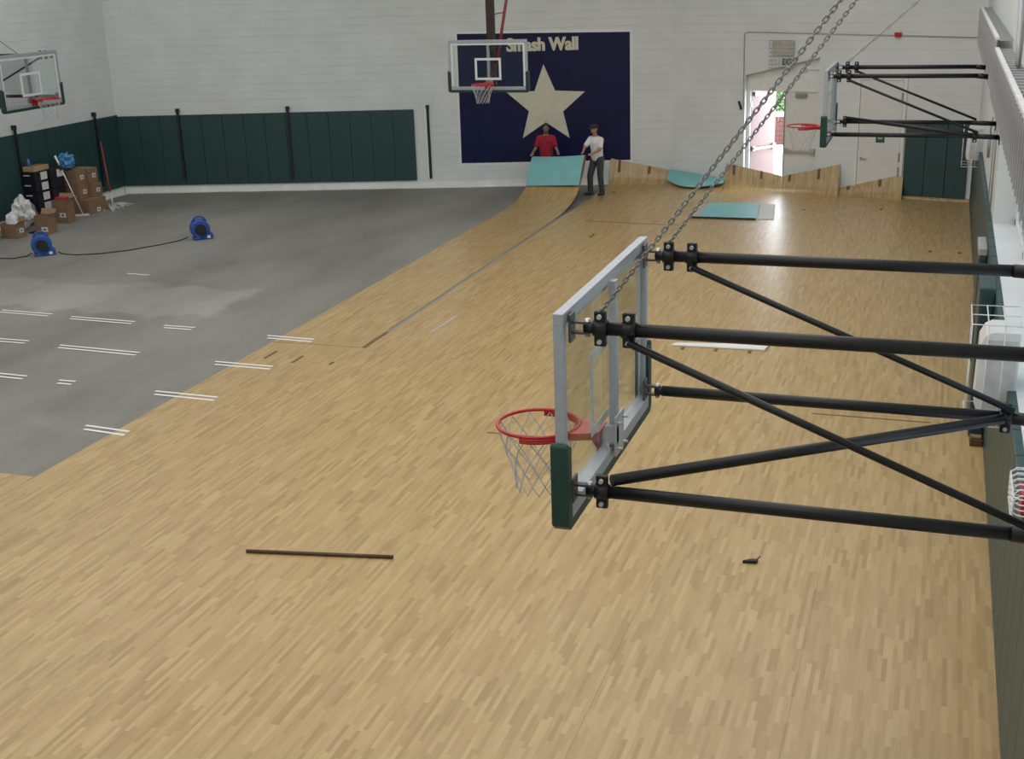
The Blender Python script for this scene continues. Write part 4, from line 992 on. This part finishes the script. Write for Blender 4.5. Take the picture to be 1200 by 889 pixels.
    remeshed(c, 'trousers', pants, root, .013, 4)
    for s in 'lr':
        c = MB(); an = V['an_' + s]; ft = V['ft_' + s]; d = (ft - an); d.z = 0; d.normalize()
        b0 = Vector((an.x, an.y, .045)); limb(c, b0 - d * .05, b0 + d * .15, .044, .038); 
        for v in c.bm.verts: v.co.z = max(v.co.z, .004)
        c.build('shoe', 'shoe', root, world=False)
    return root
J1 = dict(pelvis=(0, .02, .93), waist=(0, .0, 1.10), chest=(0, -.02, 1.30), neck=(0, -.03, 1.50), head=(.01, -.075, 1.625), sh_l=(.178, -.02, 1.385), sh_r=(-.178, -.02, 1.385), el_l=(.255, -.04, 1.13), el_r=(-.265, -.04, 1.13), wr_l=(.33, -.24, 1.02), wr_r=(-.34, -.24, 1.02), hd_l=(.345, -.34, .99), hd_r=(-.355, -.34, .99), side_l=(-1, .1, 0), side_r=(1, .1, 0),
 hip_l=(.10, .02, .88), hip_r=(-.10, .02, .88), kn_l=(.12, -.02, .48), kn_r=(-.12, -.02, .48), an_l=(.13, .02, .09), an_r=(-.13, .02, .09), ft_l=(.15, -.12, .04), ft_r=(-.15, -.12, .04))
person('person', 'man in a red t-shirt with short dark hair and beard holding up the folded sheet', (-9.62, 30.98, 0), math.radians(12), J1, 'hair', 'red_shirt', 'trousers', 'skin_a', True, False, Vector((.12, -1, -.32)), 1.75)
# second man: turned to the photo's left, near arm down on the fold
J2 = dict(pelvis=(0, .04, .95), waist=(0, .03, 1.12), chest=(0, .0, 1.33), neck=(0, -.02, 1.53), head=(0, -.06, 1.665), sh_l=(.172, .0, 1.405), sh_r=(-.168, -.02, 1.405), el_l=(.25, -.12, 1.20), el_r=(-.20, -.20, 1.22), wr_l=(.16, -.28, 1.10), wr_r=(-.10, -.36, 1.14), hd_l=(.12, -.37, 1.06), hd_r=(-.06, -.46, 1.10), side_l=(-.8, -.3, .2), side_r=(.9, -.2, .2),
 hip_l=(.10, .04, .90), hip_r=(-.10, .04, .90), kn_l=(.12, .02, .49), kn_r=(-.12, -.10, .50), an_l=(.12, .08, .09), an_r=(-.13, -.08, .09), ft_l=(.15, -.06, .04), ft_r=(-.16, -.22, .04))
person('person', 'man in a white t-shirt, dark cap and grey jeans standing at the sheet edge', (-8.20, 30.62, 0), math.radians(-28), J2, 'hair', 'white_shirt', 'jeans', 'skin_b', False, True, Vector((-.25, -1, -.12)), 1.80)
